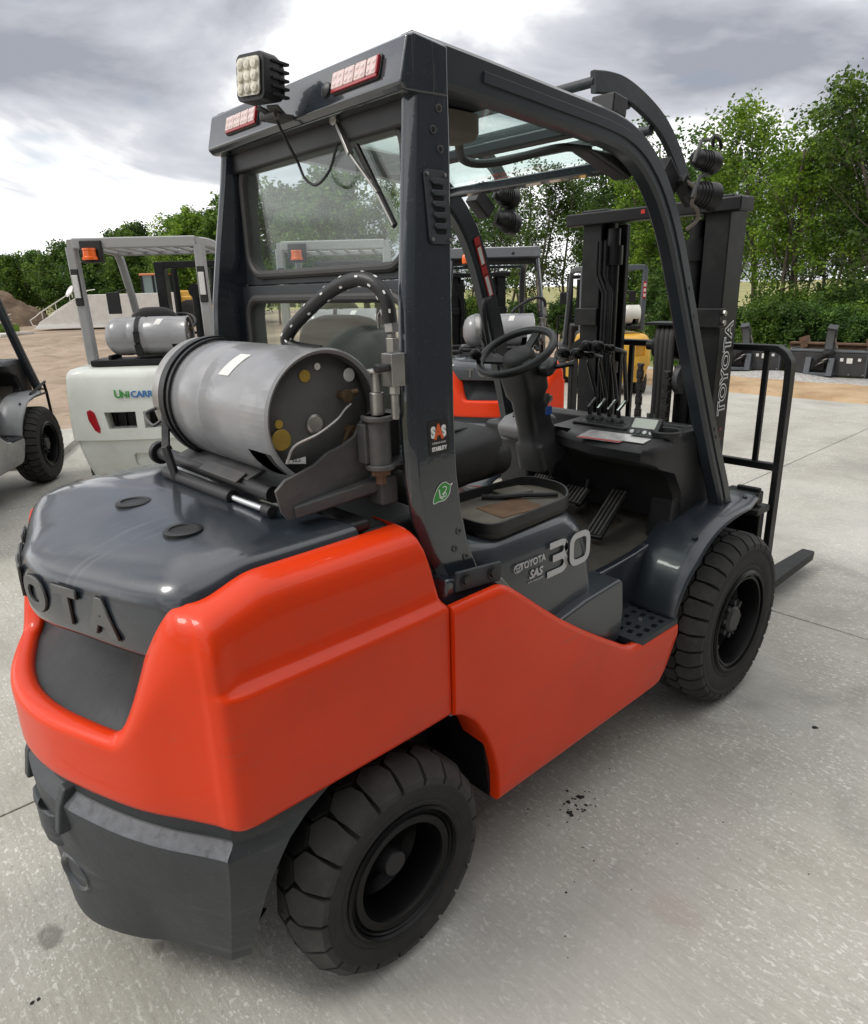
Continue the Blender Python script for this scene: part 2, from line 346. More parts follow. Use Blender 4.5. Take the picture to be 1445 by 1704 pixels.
# ------------------------------------------------------------------ wheels
TREAD = mat('dusty_tread_rubber', (0.034, 0.033, 0.031), 0.85, var=0.25, vscale=14, bump=0.25, bscale=60, dirt=(0.075, 0.069, 0.06), dirt_amt=0.5, dscale=7)
def make_wheel(parent, Rr, W, rim, front, loc, flip=False):
    prof = [(rim*1.0, -W/2+.03), (rim*1.0, -W/2+.012), (rim*1.03, -W/2+.004), (rim*1.10, -W/2+.001), (rim*1.13, -W/2+.004), (rim*1.16, -W/2+.001), (Rr*.79, -W/2-.001),
            (Rr-.066, -W/2+.0), (Rr-.060, -W/2-.003), (Rr-.052, -W/2-.003), (Rr-.047, -W/2+.006), (Rr-.034, -W/2+.022), (Rr-.030, -W/4)]
    prof += [(r, -y) for r, y in prof[::-1]]
    w_ = MB()       # rim is the wheel itself
    if front:
        rp = [(rim*1.02, -W/2+.03), (rim*1.03, -W/2+.002), (rim*.99, -W/2-.006), (rim*.95, -W/2-.004), (rim*.945, -W/2+.008), (rim*.90, -W/2+.010), (rim*.895, -W/2+.002), (rim*.86, -W/2+.004),
              (rim*.84, -W/2+.02), (rim*.82, -W/2+.09), (rim*.74, -W/2+.105), (rim*.52, -W/2+.100), (rim*.50, -W/2+.09), (rim*.02, -W/2+.09)]
    else:
        rp = [(rim*1.02, -W/2+.03), (rim*1.03, -W/2+.0), (rim*.99, -W/2-.004), (rim*.96, -W/2+.006), (rim*.93, -W/2+.002), (rim*.90, -W/2+.010), (rim*.87, -W/2+.004), (rim*.82, -W/2+.006), (rim*.76, -W/2+.006),
              (rim*.73, -W/2+.018), (rim*.71, -W/2+.10), (rim*.60, -W/2+.125), (rim*.40, -W/2+.13), (rim*.02, -W/2+.13)]
    w_.lathe(rp, n=56)
    w_.lathe([(rim*1.02, W/2-.03), (rim*.98, W/2), (rim*.85, W/2-.02), (rim*.5, W/2-.04), (rim*.02, W/2-.04)], n=40)
    wheel = w_.build('wheel', BLACKG, parent, smooth=30)
    t = MB(); t.lathe(prof, n=72); tyre = t.build('tyre', RUBBER, wheel, smooth=32); t = MB()
    pitchN = 32 if front else 21
    def lug(poly, a_off, side):
        p = 2*math.pi/pitchN; top = []; bot = []
        for u, y in poly:
            edge = abs(y) > W/2-.006
            a = (u+a_off)*p; rt_ = Rr-(.034 if edge else .010 if abs(y) > W/2-.03 else .002 if abs(y) > .045 else 0)
            rb = Rr-(.054 if edge else .032)
            top.append((rt_*math.cos(a), y*side, rt_*math.sin(a))); bot.append((rb*math.cos(a), (y+(.001 if edge else 0))*side, rb*math.sin(a)))
        n = len(poly); t.add(top+bot, [tuple(range(n))]+[(i, n+i, n+(i+1) % n, (i+1) % n) for i in range(n)])
    for k in range(pitchN):
        if front:
            g = .42; jl = lambda: random.uniform(-.02, .02)
            lug([(-g, -.020), (0, -.030), (g, -.020), (g, .020), (0, .030), (-g, .020)], k, 1)
            for sd_ in (-1, 1):
                lug([(-.44+jl(), .038), (-.02, .029), (.42+jl(), .038), (.44, .075), (.41, W/2-.022), (.40, W/2+.001), (-.40, W/2+.001), (-.42, W/2-.022), (-.44, .075)], k+.5, sd_)
        else:
            for sd_, o_ in ((-1, 0), (1, .5)):
                lug([(-.38, .014), (.02, -.008), (.42, .014), (.468, .05), (.44, W/2-.026), (.425, W/2+.001), (-.425, W/2+.001), (-.44, W/2-.026), (-.468, .05)], k+o_, sd_)
    t.build('tread', TREAD, wheel, smooth=32)
    h = MB()
    if front:
        h.lathe([(rim*.30, -W/2+.10), (rim*.30, -W/2+.060), (rim*.27, -W/2+.055), (rim*.27, -W/2+.03), (rim*.22, -W/2+.02), (.0, -W/2+.02)], n=32)
        for k in range(8):
            a = 2*math.pi*k/8; h.box((rim*.33*math.cos(a), -W/2+.045, rim*.33*math.sin(a)), (.02, .03, .016), Euler((0, -a, 0)))
        hub = h.build('hub', mat('hub_dark_grey', (.028, .028, .028), .5, var=.2, vscale=20), wheel, bevel=.002)
        for k in range(6):
            a = 2*math.pi*(k+.3)/6; q = MB(); q.cyl((rim*.62*math.cos(a), -W/2+.105, rim*.62*math.sin(a)), (rim*.62*math.cos(a), -W/2+.07, rim*.62*math.sin(a)), .014, n=6)
            q.cyl((rim*.62*math.cos(a), -W/2+.07, rim*.62*math.sin(a)), (rim*.62*math.cos(a), -W/2+.055, rim*.62*math.sin(a)), .008, n=10)
            q.build('wheel_nut', BRKT, wheel)
    else:
        h.lathe([(.042, -W/2+.13), (.040, -W/2+.072), (.036, -W/2+.066), (.034, -W/2+.046), (.030, -W/2+.040), (0, -W/2+.040)], n=32)
        h.build('hub', BLACKP, wheel, bevel=.001)
    wheel.location = loc
    if flip: wheel.rotation_euler = (0, 0, math.pi)
    else: wheel.rotation_euler = (0, random.uniform(0, 3), 0)
    return wheel

# ------------------------------------------------------------------ main forklift
fk = empty('forklift', 'red and dark slate forklift with cab rear window, parked in the foreground', 'forklift')
make_wheel(fk, .281, .18, .168, False, (.0, -.520, .281)); make_wheel(fk, .281, .18, .168, False, (.0, .520, .281), True)
make_wheel(fk, .352, .225, .205, True, (1.715, -.530, .352)); make_wheel(fk, .352, .225, .205, True, (1.715, .530, .352), True)

# ---- counterweight: red shell
half_low = [(0.172, -.600), (0.08, -.603), (-.05, -.604), (-.2, -.604), (-.30, -.603), (-.355, -.602), (-.386, -.594), (-.404, -.572), (-.416, -.546), (-.450, -.490), (-.511, -.391), (-.570, -.25), (-.608, -.125), (-.622, 0)]
half_hood = [(0.02, -.484), (-.05, -.486), (-.15, -.488), (-.25, -.489), (-.32, -.489), (-.375, -.484), (-.412, -.460), (-.434, -.420), (-.467, -.33), (-.505, -.20), (-.538, -.09), (-.550, 0)]
def outline(h):
    P = h+[(x, -y) for x, y in h[-2::-1]]
    return [(p.x, p.y) for p in crom([(x, y, 0) for x, y in P], 12)]
def inward(O):
    n = len(O); res = []
    for i in range(n):
        a, b = Vector(O[max(i-1, 0)]), Vector(O[min(i+1, n-1)]); t = (b-a).normalized(); q = Vector((-t.y, t.x))
        if q.dot(Vector((-.1, 0))-Vector(O[i])) < 0 and abs(O[i][1]) > .05: q = -q
        if abs(O[i][1]) <= .05: q = Vector((abs(q.x), q.y)) if q.x >= 0 else -q
        res.append(q)
    for _ in range(60):
        res = [((res[max(i-1, 0)]+res[i]*2+res[min(i+1, n-1)])/4).normalized() for i in range(n)]
    return res
def sst(a, b, x): t = min(1, max(0, (x-a)/(b-a))); return t*t*(3-2*t)
O = outline(half_low); NI = [((Vector((x, 0)) if x > -.27 else Vector((-.27, 0)))-Vector((x, y))).normalized() for x, y in O]
side_p = [(.06, .640), (.012, .641), (.003, .645), (0, .655), (0, .72), (0, .80), (0, .90), (0, .925), (.002, .932), (.008, .938), (.022, .944), (.029, .952), (.031, .985), (.033, 1.045), (.039, 1.080), (.052, 1.103), (.070, 1.116), (.095, 1.123), (.125, 1.125), (.140, 1.118), (.145, 1.06)]
rear_p = [(.06, .640), (.012, .641), (.003, .645), (0, .655), (0, .675), (0, .695), (0, .715), (0, .73), (0, .738), (0, .744), (0, .75), (0, .756), (0, .764), (0, .772), (.002, .780), (.008, .787), (.018, .792), (.032, .794), (.048, .790), (.057, .778), (.060, .74)]
def xmap(x, z, x0, xm): return x if x < x0 else x0+(x-x0)/(.172-x0)*(xm-x0)
G = []
for (x, y), q in zip(O, NI):
    w_ = 1-sst(.345, .535, abs(y)) if x < -.30 else 0
    w2 = 1-sst(-.42, -.34, x)       # ridge fades out round the corner
    row = []
    for (d1, z1), (d2, z2) in zip(side_p, rear_p):
        dd = d1
        if z1 > .92 and d1 < .06: dd = d1*(1-w2)+w2*max(0, (z1-1.03)*.40)
        d = dd+(d2-dd)*w_; z = z1+(z2-z1)*w_
        z -= .030*sst(-.24, -.40, x)*(1-w_)*sst(.95, 1.10, z1)
        X = x+q.x*d; Y = y+q.y*d
        xm = .172 if z < .93 else .172-(z-.93)*.26
        row.append((xmap(X, z, -.2, xm) if x > -.25 else X, Y, z))
    G.append(row)
def ret(row, dy):    # return face at the front seam
    return [(p[0]+.0, p[1]+(dy if p[1] < 0 else -dy), p[2]) for p in row]
G = [ret(G[0], .08)]+G+[ret(G[-1], .08)]
mb = MB(); mb.grid(G); cwt = mb.build('counterweight', RED, fk, smooth=85, label='glossy red counterweight shell')

# ---- recess under the hood
G = []
for (x, y), q in zip(O, NI):
    if x > -.40 or abs(y) > .50: continue
    w_ = 1-sst(.36, .52, abs(y)); zl = 1.0+(.775-1.0)*w_; dl = .10+(.054-.10)*w_
    G.append([(x+q.x*(dl+d), y+q.y*(dl+d), min(zl+dz, 1.02)) for d, dz in ((-.006, 0), (.02, .012), (.06, .045), (.11, .10), (.16, .19))])
mb = MB(); mb.grid(G); mb.build('exhaust_recess', mat('recess_dark_paint', (0.014, 0.016, 0.018), 0.5, spec=0.35, var=0.3, vscale=7, bump=0.25, bscale=12, rvar=0.12), fk, smooth=60)

# ---- dark hood over the counterweight
O2 = outline(half_hood); N2 = inward(O2)
hp = [(.10, .985), (.012, .972), (.003, .975), (0, .984), (-.003, 1.03), (-.001, 1.078), (.004, 1.098), (.013, 1.114), (.028, 1.127), (.050, 1.1365), (.10, 1.145), (.17, 1.152), (.25, 1.156)]
ctr = Vector((-.16, 0)); front = [(.02, .484-.968*k/16) for k in range(1, 16)]
loop = [Vector(p) for p in O2]+[Vector(p) for p in front]
G = []
for p in loop:
    dv = ctr-p; dl = dv.length; u = dv/dl; row = []
    for d, z in hp:
        side = sst(-.36, -.25, p.x); d2 = d*(1-.55*side) if 0 < d < .09 else d
        z = z+(.006 if z > 1.09 else 0)+(.004*side if z > 1.1 else 0)
        e = p+u*min(d2, dl*.7); drop = .026*sst(-.28, -.52, e.x)*(1 if z > 1.03 else 0.3); zz_ = z-drop
        if p.x > -.30 and z < 1.09: zz_ = max(zz_, 1.06)
        row.append((e.x, e.y, zz_))
    for f in (.66, .33):
        r12 = row[12]; row.append((ctr.x+(r12[0]-ctr.x)*f, r12[1]*f, 1.166-(1.166-r12[2])*f*f))
    G.append(row)
mb = MB(); mb.grid(G, cu=True); nv = len(G[0]); mb.f.append(tuple(i*nv+nv-1 for i in range(len(G))))
HOODP = mat('hood_satin_paint', (0.018, 0.024, 0.032), 0.32, scratch=((0.12, 0.12, 0.115), 0.30, (3.0, 60.0, 3.0)), coat=0.75, coat_r=0.11, spec=0.55, var=0.2, vscale=5, bump=0.10, bscale=6, rvar=0.1, dirt=(0.05, 0.052, 0.055), dirt_amt=0.35, dscale=4)
hood = mb.build('hood', HOODP, fk, smooth=60)
mb = MB(); mb.box((.035, 0, 1.135), (.06, .93, .03)); mb.build('hood_seam', BLACKP, fk, bevel=.012, seg=3)
for px_, py_ in ((-.285, .035), (-.288, -.262)):
    mb = MB(); mb.lathe([(.042, -.004), (.042, .004), (.038, .006), (.029, .006), (.028, .0035), (.024, .003), (0, .003)], (px_, py_, 1.1605), (0, 0, 1), 36)
    mb.build('rubber_plug', BLACKP, hood)
LETTG = mat('worn_letter_grey', (0.105, 0.107, 0.104), 0.5, var=.15, vscale=20)
def place_on(Ol, Nl, yv):
    for i in range(len(Ol)-1):
        y0, y1 = Ol[i][1], Ol[i+1][1]
        if (y0-yv)*(y1-yv) <= 0 and Ol[i][0] < -.35 and y1 != y0:
            t = (yv-y0)/(y1-y0); q = (Nl[i]+(Nl[i+1]-Nl[i])*t).normalized(); return Vector((Ol[i][0]+(Ol[i+1][0]-Ol[i][0])*t, yv, 0)), Vector((q.x, q.y, 0))
arc = [0.0]
for a_, b_ in zip(O2[:-1], O2[1:]): arc.append(arc[-1]+(Vector(b_)-Vector(a_)).length)
def s_at(yv):
    for i in range(len(O2)-1):
        if O2[i][0] < -.30 and (O2[i][1]-yv)*(O2[i+1][1]-yv) <= 0: return arc[i]+(arc[i+1]-arc[i])*(yv-O2[i][1])/((O2[i+1][1]-O2[i][1]) or 1)
def on_arc(sv_):
    j = min(max(0, int(np.searchsorted(arc, sv_))-1), len(O2)-2); t = (sv_-arc[j])/(arc[j+1]-arc[j]); p = Vector(O2[j]).lerp(Vector(O2[j+1]), t); tg = (Vector(O2[j+1])-Vector(O2[j])).normalized(); n_ = Vector((-tg.y, tg.x))
    return p, (n_ if n_.x < 0 or (abs(n_.x) < .05 and n_.y*p.y > 0) else -n_)
for ch, yv in zip('TOYOTA', (.288, .176, .060, -.060, -.176, -.288)):
    s0 = s_at(yv)
    for nm, off_, w0, ex, mm in (('letter_groove_shade', .0085, .0006, .0010, BLACKG), ('letter', .0048, .0022, .0030, LETTG)):  # larger black letter underneath paints the groove shadow round each letter
        lt = text(nm, ch, .116, Matrix.Identity(4), mm, hood, ext=ex, off=off_, bevel=.0012 if nm == 'letter' else 0)
        me = lt.data; co = np.empty(len(me.vertices)*3); me.vertices.foreach_get('co', co); co = co.reshape(-1, 3)
        for k_ in range(len(co)):
            p, n_ = on_arc(s0-co[k_, 0]); co[k_] = (p.x+n_.x*(co[k_, 2]+w0+.003), p.y+n_.y*(co[k_, 2]+w0+.003), 1.033+co[k_, 1]*.90)
        me.vertices.foreach_set('co', co.ravel()); me.update()

BUMPM = mat('bumper_cast_paint', (0.034, 0.040, 0.044), 0.55, scratch=((0.11, 0.115, 0.12), 0.45, (3.0, 3.0, 50.0)), var=0.15, vscale=5, bump=0.14, bscale=45, rvar=0.1, dirt=(0.055, 0.06, 0.062), dirt_amt=0.4, dscale=5)
# ---- dark lower bumper behind the rear wheel
def xarch(z): return float(np.interp(z, [.17, .33, .45, .55, .60, .64, .66], [-.356, -.346, -.328, -.288, -.228, -.150, -.12]))
def o_at(yv): 
    i = min((i for i in range(len(O)) if O[i][0] < -.38), key=lambda i: abs(O[i][1]-yv)); return Vector(O[i])
pairs = [(o_at(-.560), Vector((-.394, -.447)))]+[(o_at(y), Vector(b_)) for y, b_ in ((-.545, (-.400, -.436)), (-.50, (-.418, -.405)), (-.43, (-.444, -.350)), (-.35, (-.472, -.285)), (-.27, (-.515, -.228)), (-.19, (-.553, -.165)), (-.12, (-.580, -.106)), (-.06, (-.594, -.054)), (0, (-.598, 0)))]
pairs += [(Vector((a_.x, -a_.y)), Vector((b_.x, -b_.y))) for a_, b_ in pairs[-2::-1]]
pairs = list(zip([Vector((p.x, p.y)) for p in crom([(a_.x, a_.y, 0) for a_, b_ in pairs], 4)], [Vector((p.x, p.y)) for p in crom([(b_.x, b_.y, 0) for a_, b_ in pairs], 4)]))
zr = [.660, .648, .640, .615, .592, .586, .584, .566, .561, .556, .50, .44, .38, .32, .26, .215, .195, .184, .180, .180]
def tz(z): return min(1, max(0, (.556-z)/(.556-.18)))**1.25
def colp(k, ledge):
    a_, b_ = pairs[k]; n_ = Vector((.16, 0))-a_; n_ = Vector((n_.x, n_.y*.6)).normalized(); res = []
    for j, z in enumerate(zr):
        if z > .555:
            d = .030 if (z > .575 or not ledge) else (.004 if z > .563 else 0) if ledge else .03
            if ledge and z > .583 and z < .585: d = .026
            if not ledge: d = .022*min(1, (z-.556)/.03)
            p = a_+n_*d
        else:
            p = a_.lerp(b_, tz(z))
        if j == len(zr)-3: p = p+n_*.006
        if j == len(zr)-2: p = p+n_*.02
        if j == len(zr)-1: p = p+n_*.16
        res.append(Vector((p.x, p.y, z-(.030*(1-min(1, abs(p.y)/.42)**2) if z < .3 else 0))))
    return res
def arch_cols(sg):
    res = []
    for f in (1.0, .86, .5, .14):
        col = []
        base = colp(0 if sg == 1 else len(pairs)-1, False)
        for j, z in enumerate(zr):
            yy = -.582+.118*tz(z); inw = .006 if j == len(zr)-3 else .02 if j == len(zr)-2 else .16 if j == len(zr)-1 else 0
            ar = Vector((xarch(z), sg*(yy+inw), z)); col.append(base[j].lerp(ar, f))
        res.append(col)
    edge = res[0]
    return [[Vector((p.x+.004, p.y+sg*.30, p.z)) for p in edge], [Vector((p.x+.004, p.y+sg*.008, p.z)) for p in edge]]+res
n_p = len(pairs)
cols = arch_cols(1)+[colp(0, False)]+[colp(k, True) for k in range(n_p)]+[colp(n_p-1, False)]+arch_cols(-1)[::-1]
mb = MB(); mb.grid(cols); bump = mb.build('bumper', BUMPM, fk, smooth=28)
# worn top of the ledge
LEDGE = mat('worn_ledge_paint', (.10, .108, .12), .6, var=.2, vscale=30, dirt=(.03, .032, .036), dirt_amt=.9, dscale=40)
for sg in (1, -1):
    G = []
    for k in (range(0, 26) if sg == 1 else range(n_p-26, n_p)):
        c_ = colp(k, True); i1, i2, i3 = zr.index(.584), zr.index(.566), zr.index(.561); G.append([c_[i1]+Vector((0, 0, .0015)), c_[i2]+Vector((-.001, 0, .0015)), c_[i3]+Vector((-.0015, 0, .0008))])
    mb = MB(); mb.grid(G); mb.build('ledge', LEDGE, bump, smooth=50)
# tow-pin bracket at the back in the middle
mb = MB()
mb.prism([(-.632, -.035), (-.625, -.07), (-.600, -.10), (-.57, -.115), (-.50, -.115), (-.50, .115), (-.57, .115), (-.600, .10), (-.625, .07), (-.632, .035)], 'z', .470, .498)
mb.prism([(-.630, -.03), (-.62, -.065), (-.595, -.09), (-.57, -.105), (-.50, -.105), (-.50, .105), (-.57, .105), (-.595, .09), (-.62, .065), (-.630, .03)], 'z', .40, .47)
bracket = mb.build('tow_bracket', BUMPM, fk, bevel=.008, seg=3)
mb = MB(); mb.lathe([(.034, 0), (.032, .003), (.028, .001), (0, .001)], (-.600, -.02, .4985), (0, 0, 1), 22); mb.build('tow_pin_hole', BLACKG, bracket)
mb = MB(); mb.prism([(-.625, .49), (-.612, .56), (-.595, .60), (-.55, .60), (-.55, .49)], 'y', -.150, -.118); mb.build('tow_bracket_cheek', BUMPM, bracket, bevel=.006, seg=3)
mb = MB(); mb.prism([(-.625, .49), (-.612, .56), (-.595, .60), (-.55, .60), (-.55, .49)], 'y', .118, .150); mb.build('tow_bracket_cheek', BUMPM, bracket, bevel=.006, seg=3)
mb = MB(); mb.lathe([(.056, .004), (.050, -.004), (.043, -.002), (.036, .010), (.0, .014)], (-.600, -.092, .33), (1, .30, .06), 26); mb.build('lashing_hole', GREYP, bump, smooth=50)
# chassis hidden inside
mb = MB(); mb.box((.75, 0, .38), (1.9, .66, .32)); mb.box((-.15, 0, .55), (.5, .62, .5)); mb.box((.25, 0, .70), (.6, .80, .30)); mb.build('chassis', BLACKM, fk, bevel=.01)
mb = MB(); mb.cyl((0, -.44, .295), (0, .44, .295), .05); mb.cyl((1.715, -.45, .352), (1.715, .45, .352), .09); mb.box((0, 0, .33), (.16, .6, .14)); mb.build('axle', BLACKM, fk)
# wheel-arch liner above rear wheel
mb = MB(); mb.prism([(.335, .29), (.30, .55), (.19, .645), (-.20, .655), (-.20, .8), (.4, .8), (.4, .29)], 'y', -.575, -.30); mb.build('wheel_arch', BLACKM, fk)

# ---- red side panel
top = [(.178, .935), (.25, .936), (.345, .936), (.372, .928), (.42, .892), (.50, .828), (.592, .757), (.70, .683), (.80, .620), (.90, .560), (.935, .538), (.965, .524), (1.0, .516), (1.12, .510), (1.262, .505)]
bot = [(.178, .640), (.205, .630), (.25, .590), (.29, .525), (.318, .455), (.336, .375), (.338, .32), (.336, .292), (.60, .293), (.90, .295), (1.12, .297), (1.165, .300), (1.20, .33), (1.232, .38), (1.262, .44)]
def side_panel(sg):
    G = []
    def rs(P, m):
        P = [Vector((*p, 0)) for p in P]; L_ = [0]
        for a, b in zip(P[:-1], P[1:]): L_.append(L_[-1]+(b-a).length)
        res = []
        for k in range(m):
            s_ = L_[-1]*k/(m-1); j = max(i for i in range(len(L_)) if L_[i] <= s_+1e-9); j = min(j, len(P)-2); t = (s_-L_[j])/(L_[j+1]-L_[j]); res.append(P[j].lerp(P[j+1], t))
        return res
    T, Bt = rs(top, 60), rs(bot, 60)
    for a, b in zip(T, Bt):
        row = []
        row.append((a.x, -.585, a.y-.035))
        for f, yy, dz in ((0, -.586, -.002), (0, -.600, -.001), (0, -.6065, -.007), (0, -.611, -.016), (0, -.6125, -.024), (.35, -.6125, 0), (.6, -.612, 0), (.93, -.611, 0), (.975, -.609, 0), (.99, -.605, 0), (1.0, -.598, 0), (1.0, -.50, .005)):
            p = a.lerp(b, f); row.append((p.x, yy, p.y+dz))
        G.append([(x, abs(y)*-sg, z) for x, y, z in row])
    a = G[-1]; G.append([(x+.004, y+sg*.012*0, z) for x, y, z in a]); G.append([(x, y*.8, z) for x, y, z in a])
    a = G[0]; G.insert(0, [(x, y*.9, z) for x, y, z in a])
    mb = MB(); mb.grid(G); return mb.build('side_panel', RED, fk, smooth=38)
side_panel(1); side_panel(-1)
# dark ledge between pillar base and red panel
for sg in (1, -1):
    mb = MB(); mb.prism([(.185, .90), (.20, .985), (.26, .965), (.36, .952), (.40, .930), (.46, .866), (.60, .754), (.72, .674), (.72, .60), (.2, .6)], 'y', -.565*sg, -.40*sg); mb.build('side_sill', NAVY, fk, bevel=.01, seg=3)
    mb = MB(); mb.box((.305, -.5665*sg, .962), (.16, .012, .052), Euler((0, R(6)*1, 0))); pb = mb.build('pillar_base_plate', NAVYM, fk, bevel=.004)
    for bx_ in (.255, .35):
        q = MB(); q.cyl((bx_, -.570*sg, .966-(bx_-.3)*.1), (bx_, -.582*sg, .966-(bx_-.3)*.1), .012, n=6); q.cyl((bx_, -.570*sg, .966-(bx_-.3)*.1), (bx_, -.575*sg, .966-(bx_-.3)*.1), .018, n=18); q.build('bolt', BLACKP, pb)

# ---- engine cover / battery box with the 30 badge
def rbox_loft(sections):     # list of (z, x0, x1, y0, y1, r)
    G = []
    for z, x0, x1, y0, y1, r in sections: G.append([(p[0], p[1], z) for p in rrect((x0+x1)/2, (y0+y1)/2, x1-x0, y1-y0, r, 7)])
    return G
def box_side(sg):
    S = [(.60, .36, .895, -.515, -.02, .03), (.72, .36, .895, -.515, -.02, .05), (.85, .36, .890, -.513, -.02, .07), (.93, .36, .872, -.508, -.02, .09), (.965, .36, .850, -.500, -.02, .10), (.985, .36, .832, -.488, -.02, .10), (.996, .36, .815, -.470, -.02, .10), (1.0, .36, .78, -.44, -.02, .10)]
    G = rbox_loft(S); G = [[(x, y*sg, z) for x, y, z in r_] for r_ in G]
    mb = MB(); mb.grid(G, cv=True); n = len(G[0]); o = len(mb.v)-n; mb.f.append(tuple(range(o, o+n))); return mb.build('engine_cover', GREYP, fk, smooth=60)
ec = box_side(1); box_side(-1)
mb = MB(); mb.box((.30, 0, .97), (.52, .86, .05)); mb.box((.13, 0, 1.02), (.26, .90, .20)); mb.build('engine_hood', BLACKP, fk, bevel=.02, seg=3)
# small grey cover under it, in front of the sill
for sg in (1, -1):
    P = [(.66, .700), (.80, .722), (.985, .735), (1.0, .72), (1.012, .62), (1.005, .545), (.99, .515), (.96, .51), (.90, .53)]
    mb = MB(); mb.prism(P, 'y', -.548*sg, -.43*sg); mb.build('lower_cover', GREYP, fk, bevel=.028, seg=4)
F = frame((.64, -.5165, .883), (1, 0, 0), (0, 0, 1))
text('badge_text', 'TOYOTA', .029, frame((.578, -.5160, .905), (1, 0, .0), (0, 0, 1)), SILVER, ec, off=.0006, sx=.92)
text('badge_text', 'SAS', .034, frame((.590, -.5163, .868), (1, 0, .0), (0, 0, 1)), SILVER, ec, off=.001, sx=1.05, shear=.25)
text('badge_text', 'System of Active Stability', .0072, frame((.590, -.5165, .848), (1, 0, 0), (0, 0, 1)), SILVER, ec, sx=.9)
def ell(cx, cy, a, b, n=28): return [(cx+a*math.cos(2*math.pi*i/n), cy+b*math.sin(2*math.pi*i/n)) for i in range(n+1)]
mb = MB(); E0 = frame((.513, -.5162, .905), (1, 0, 0), (0, 0, 1))
for e in (ell(0, 0, .016, .012), ell(0, .002, .006, .011), ell(0, .005, .013, .0045)): ribbon(mb, e, .0024, .0008, E0)
mb.build('emblem', SILVER, ec, smooth=0)
def dig(mb, pts, wd, M, r=.012):
    ribbon(mb, pts, wd, .0009, M)
mb = MB(); D0 = frame((.645, -.5168, .845), (1, 0, .0), (0, 0, 1))
hh, ww, st = .086, .082, .019
def rr_path(P, r, n=5):      # polyline with rounded corners
    res = [Vector((*P[0], 0))]
    for i in range(1, len(P)-1):
        a, b, c = Vector((*P[i-1], 0)), Vector((*P[i], 0)), Vector((*P[i+1], 0)); u = (a-b).normalized()*r; v = (c-b).normalized()*r
        for k in range(n+1): t = k/n; res.append((b+u)*(1-t)**2+b*2*t*(1-t)+(b+v)*t*t)
    res.append(Vector((*P[-1], 0))); return [(p.x, p.y) for p in res]
ribbon(mb, rr_path([(.006, hh), (ww, hh), (ww, hh*.52), (.02, hh*.52)], .024), st, .0009, D0)
ribbon(mb, rr_path([(.02, hh*.5), (ww, hh*.5), (ww, 0), (-.004, 0)], .024), st, .0011, D0)
xo = ww+.028
ring = rr_path([(xo+.04, 0), (xo, 0), (xo, hh), (xo+ww, hh), (xo+ww, 0), (xo+.04, 0)], .028)
ribbon(mb, ring, st, .0009, D0)
mb.build('badge_number', SILVER, ec, smooth=0)
# tray on top
def round_poly(P, r, n=4):
    res = []
    for i in range(len(P)):
        a_, b_, c_ = Vector(P[i-1]), Vector(P[i]), Vector(P[(i+1) % len(P)]); u = (a_-b_); v = (c_-b_); q = min(r, u.length*.45, v.length*.45); u = u.normalized()*q; v = v.normalized()*q
        for k in range(n+1): t = k/n; w_ = (b_+u)*(1-t)**2+b_*2*t*(1-t)+(b_+v)*t*t; res.append((w_.x, w_.y))
    return res
tp = round_poly([(.43, -.495), (.80, -.475), (.905, -.37), (.905, -.21), (.43, -.20)], .06)
mb = MB(); mb.prism(tp, 'z', 1.0, 1.012); tray = mb.build('storage_tray', TRAY, fk)
mb = MB(); n = len(tp); ins = [(x+(.66-x)*.03, y+(-.34-y)*.055) for x, y in tp]
P = [(x, y, z) for pts, z in ((tp, 1.0), (tp, 1.042), (ins, 1.042), (ins, 1.012)) for x, y in pts]
mb.add(P, [(k*n+i, k*n+(i+1) % n, (k+1)*n+(i+1) % n, (k+1)*n+i) for k in range(3) for i in range(n)]); mb.build('tray_rim', BLACKP, tray, bevel=.002, smooth=30)
mb = MB(); mb.box((.77, -.27, 1.020), (.11, .075, .014), Euler((0, 0, R(-12)))); tag(mb.build('wallet', TRAY, None, bevel=.005), 'small brown wallet lying in the dusty tray beside the seat', 'wallet')
mb = MB(); mb.tube(crom([(.66, -.24, 1.022), (.70, -.285, 1.022), (.76, -.33, 1.024), (.80, -.36, 1.022), (.84, -.395, 1.022)], 5), .008, 8); tag(mb.build('strap_lead', BLACKP, None), 'thin black cord lying diagonally in the storage tray', 'cord')
mb = MB(); mb.box((.66, -.36, 1.0132), (.17, .12, .0016), Euler((0, 0, R(-8)))); mb.build('worn_decal', RUST, tray)

# ---- seat
def cushion(mb, c, s, r, rot=None, pw=4):
    G = []; nU, nV = 14, 22
    for i in range(nU+1):
        ph = -math.pi/2+math.pi*i/nU; row = []
        for j in range(nV):
            th = 2*math.pi*j/nV; e = 2/pw
            f = lambda v, e=e: math.copysign(abs(v)**e, v)
            p = Vector((f(math.cos(ph))*f(math.cos(th))*s[0]/2, f(math.cos(ph))*f(math.sin(th))*s[1]/2, f(math.sin(ph))*s[2]/2))
            if rot: p = rot.to_matrix() @ p
            row.append(p+Vector(c))
        G.append(row)
    mb.grid(G, cv=True); return mb
mb = MB(); cushion(mb, (.60, .03, 1.115), (.52, .48, .16), 0, Euler((0, R(-5), 0)), pw=5); cushion(mb, (.80, .03, 1.105), (.18, .48, .15), 0, pw=3); seat = mb.build('seat', FABRIC, fk, smooth=70)
for sg in (-1, 1):
    mb = MB(); mb.tube(crom([(.36, .03+sg*.15, 1.185), (.55, .03+sg*.14, 1.200), (.74, .03+sg*.12, 1.205), (.83, .03+sg*.10, 1.17)], 6), .005, 6); mb.build('seat_piping', FABRIC, seat)
mb = MB(); cushion(mb, (.395, .03, 1.38), (.11, .44, .40), 0, Euler((0, R(-12), 0)), pw=3.4); mb.build('backrest', FABRIC, fk, smooth=70)
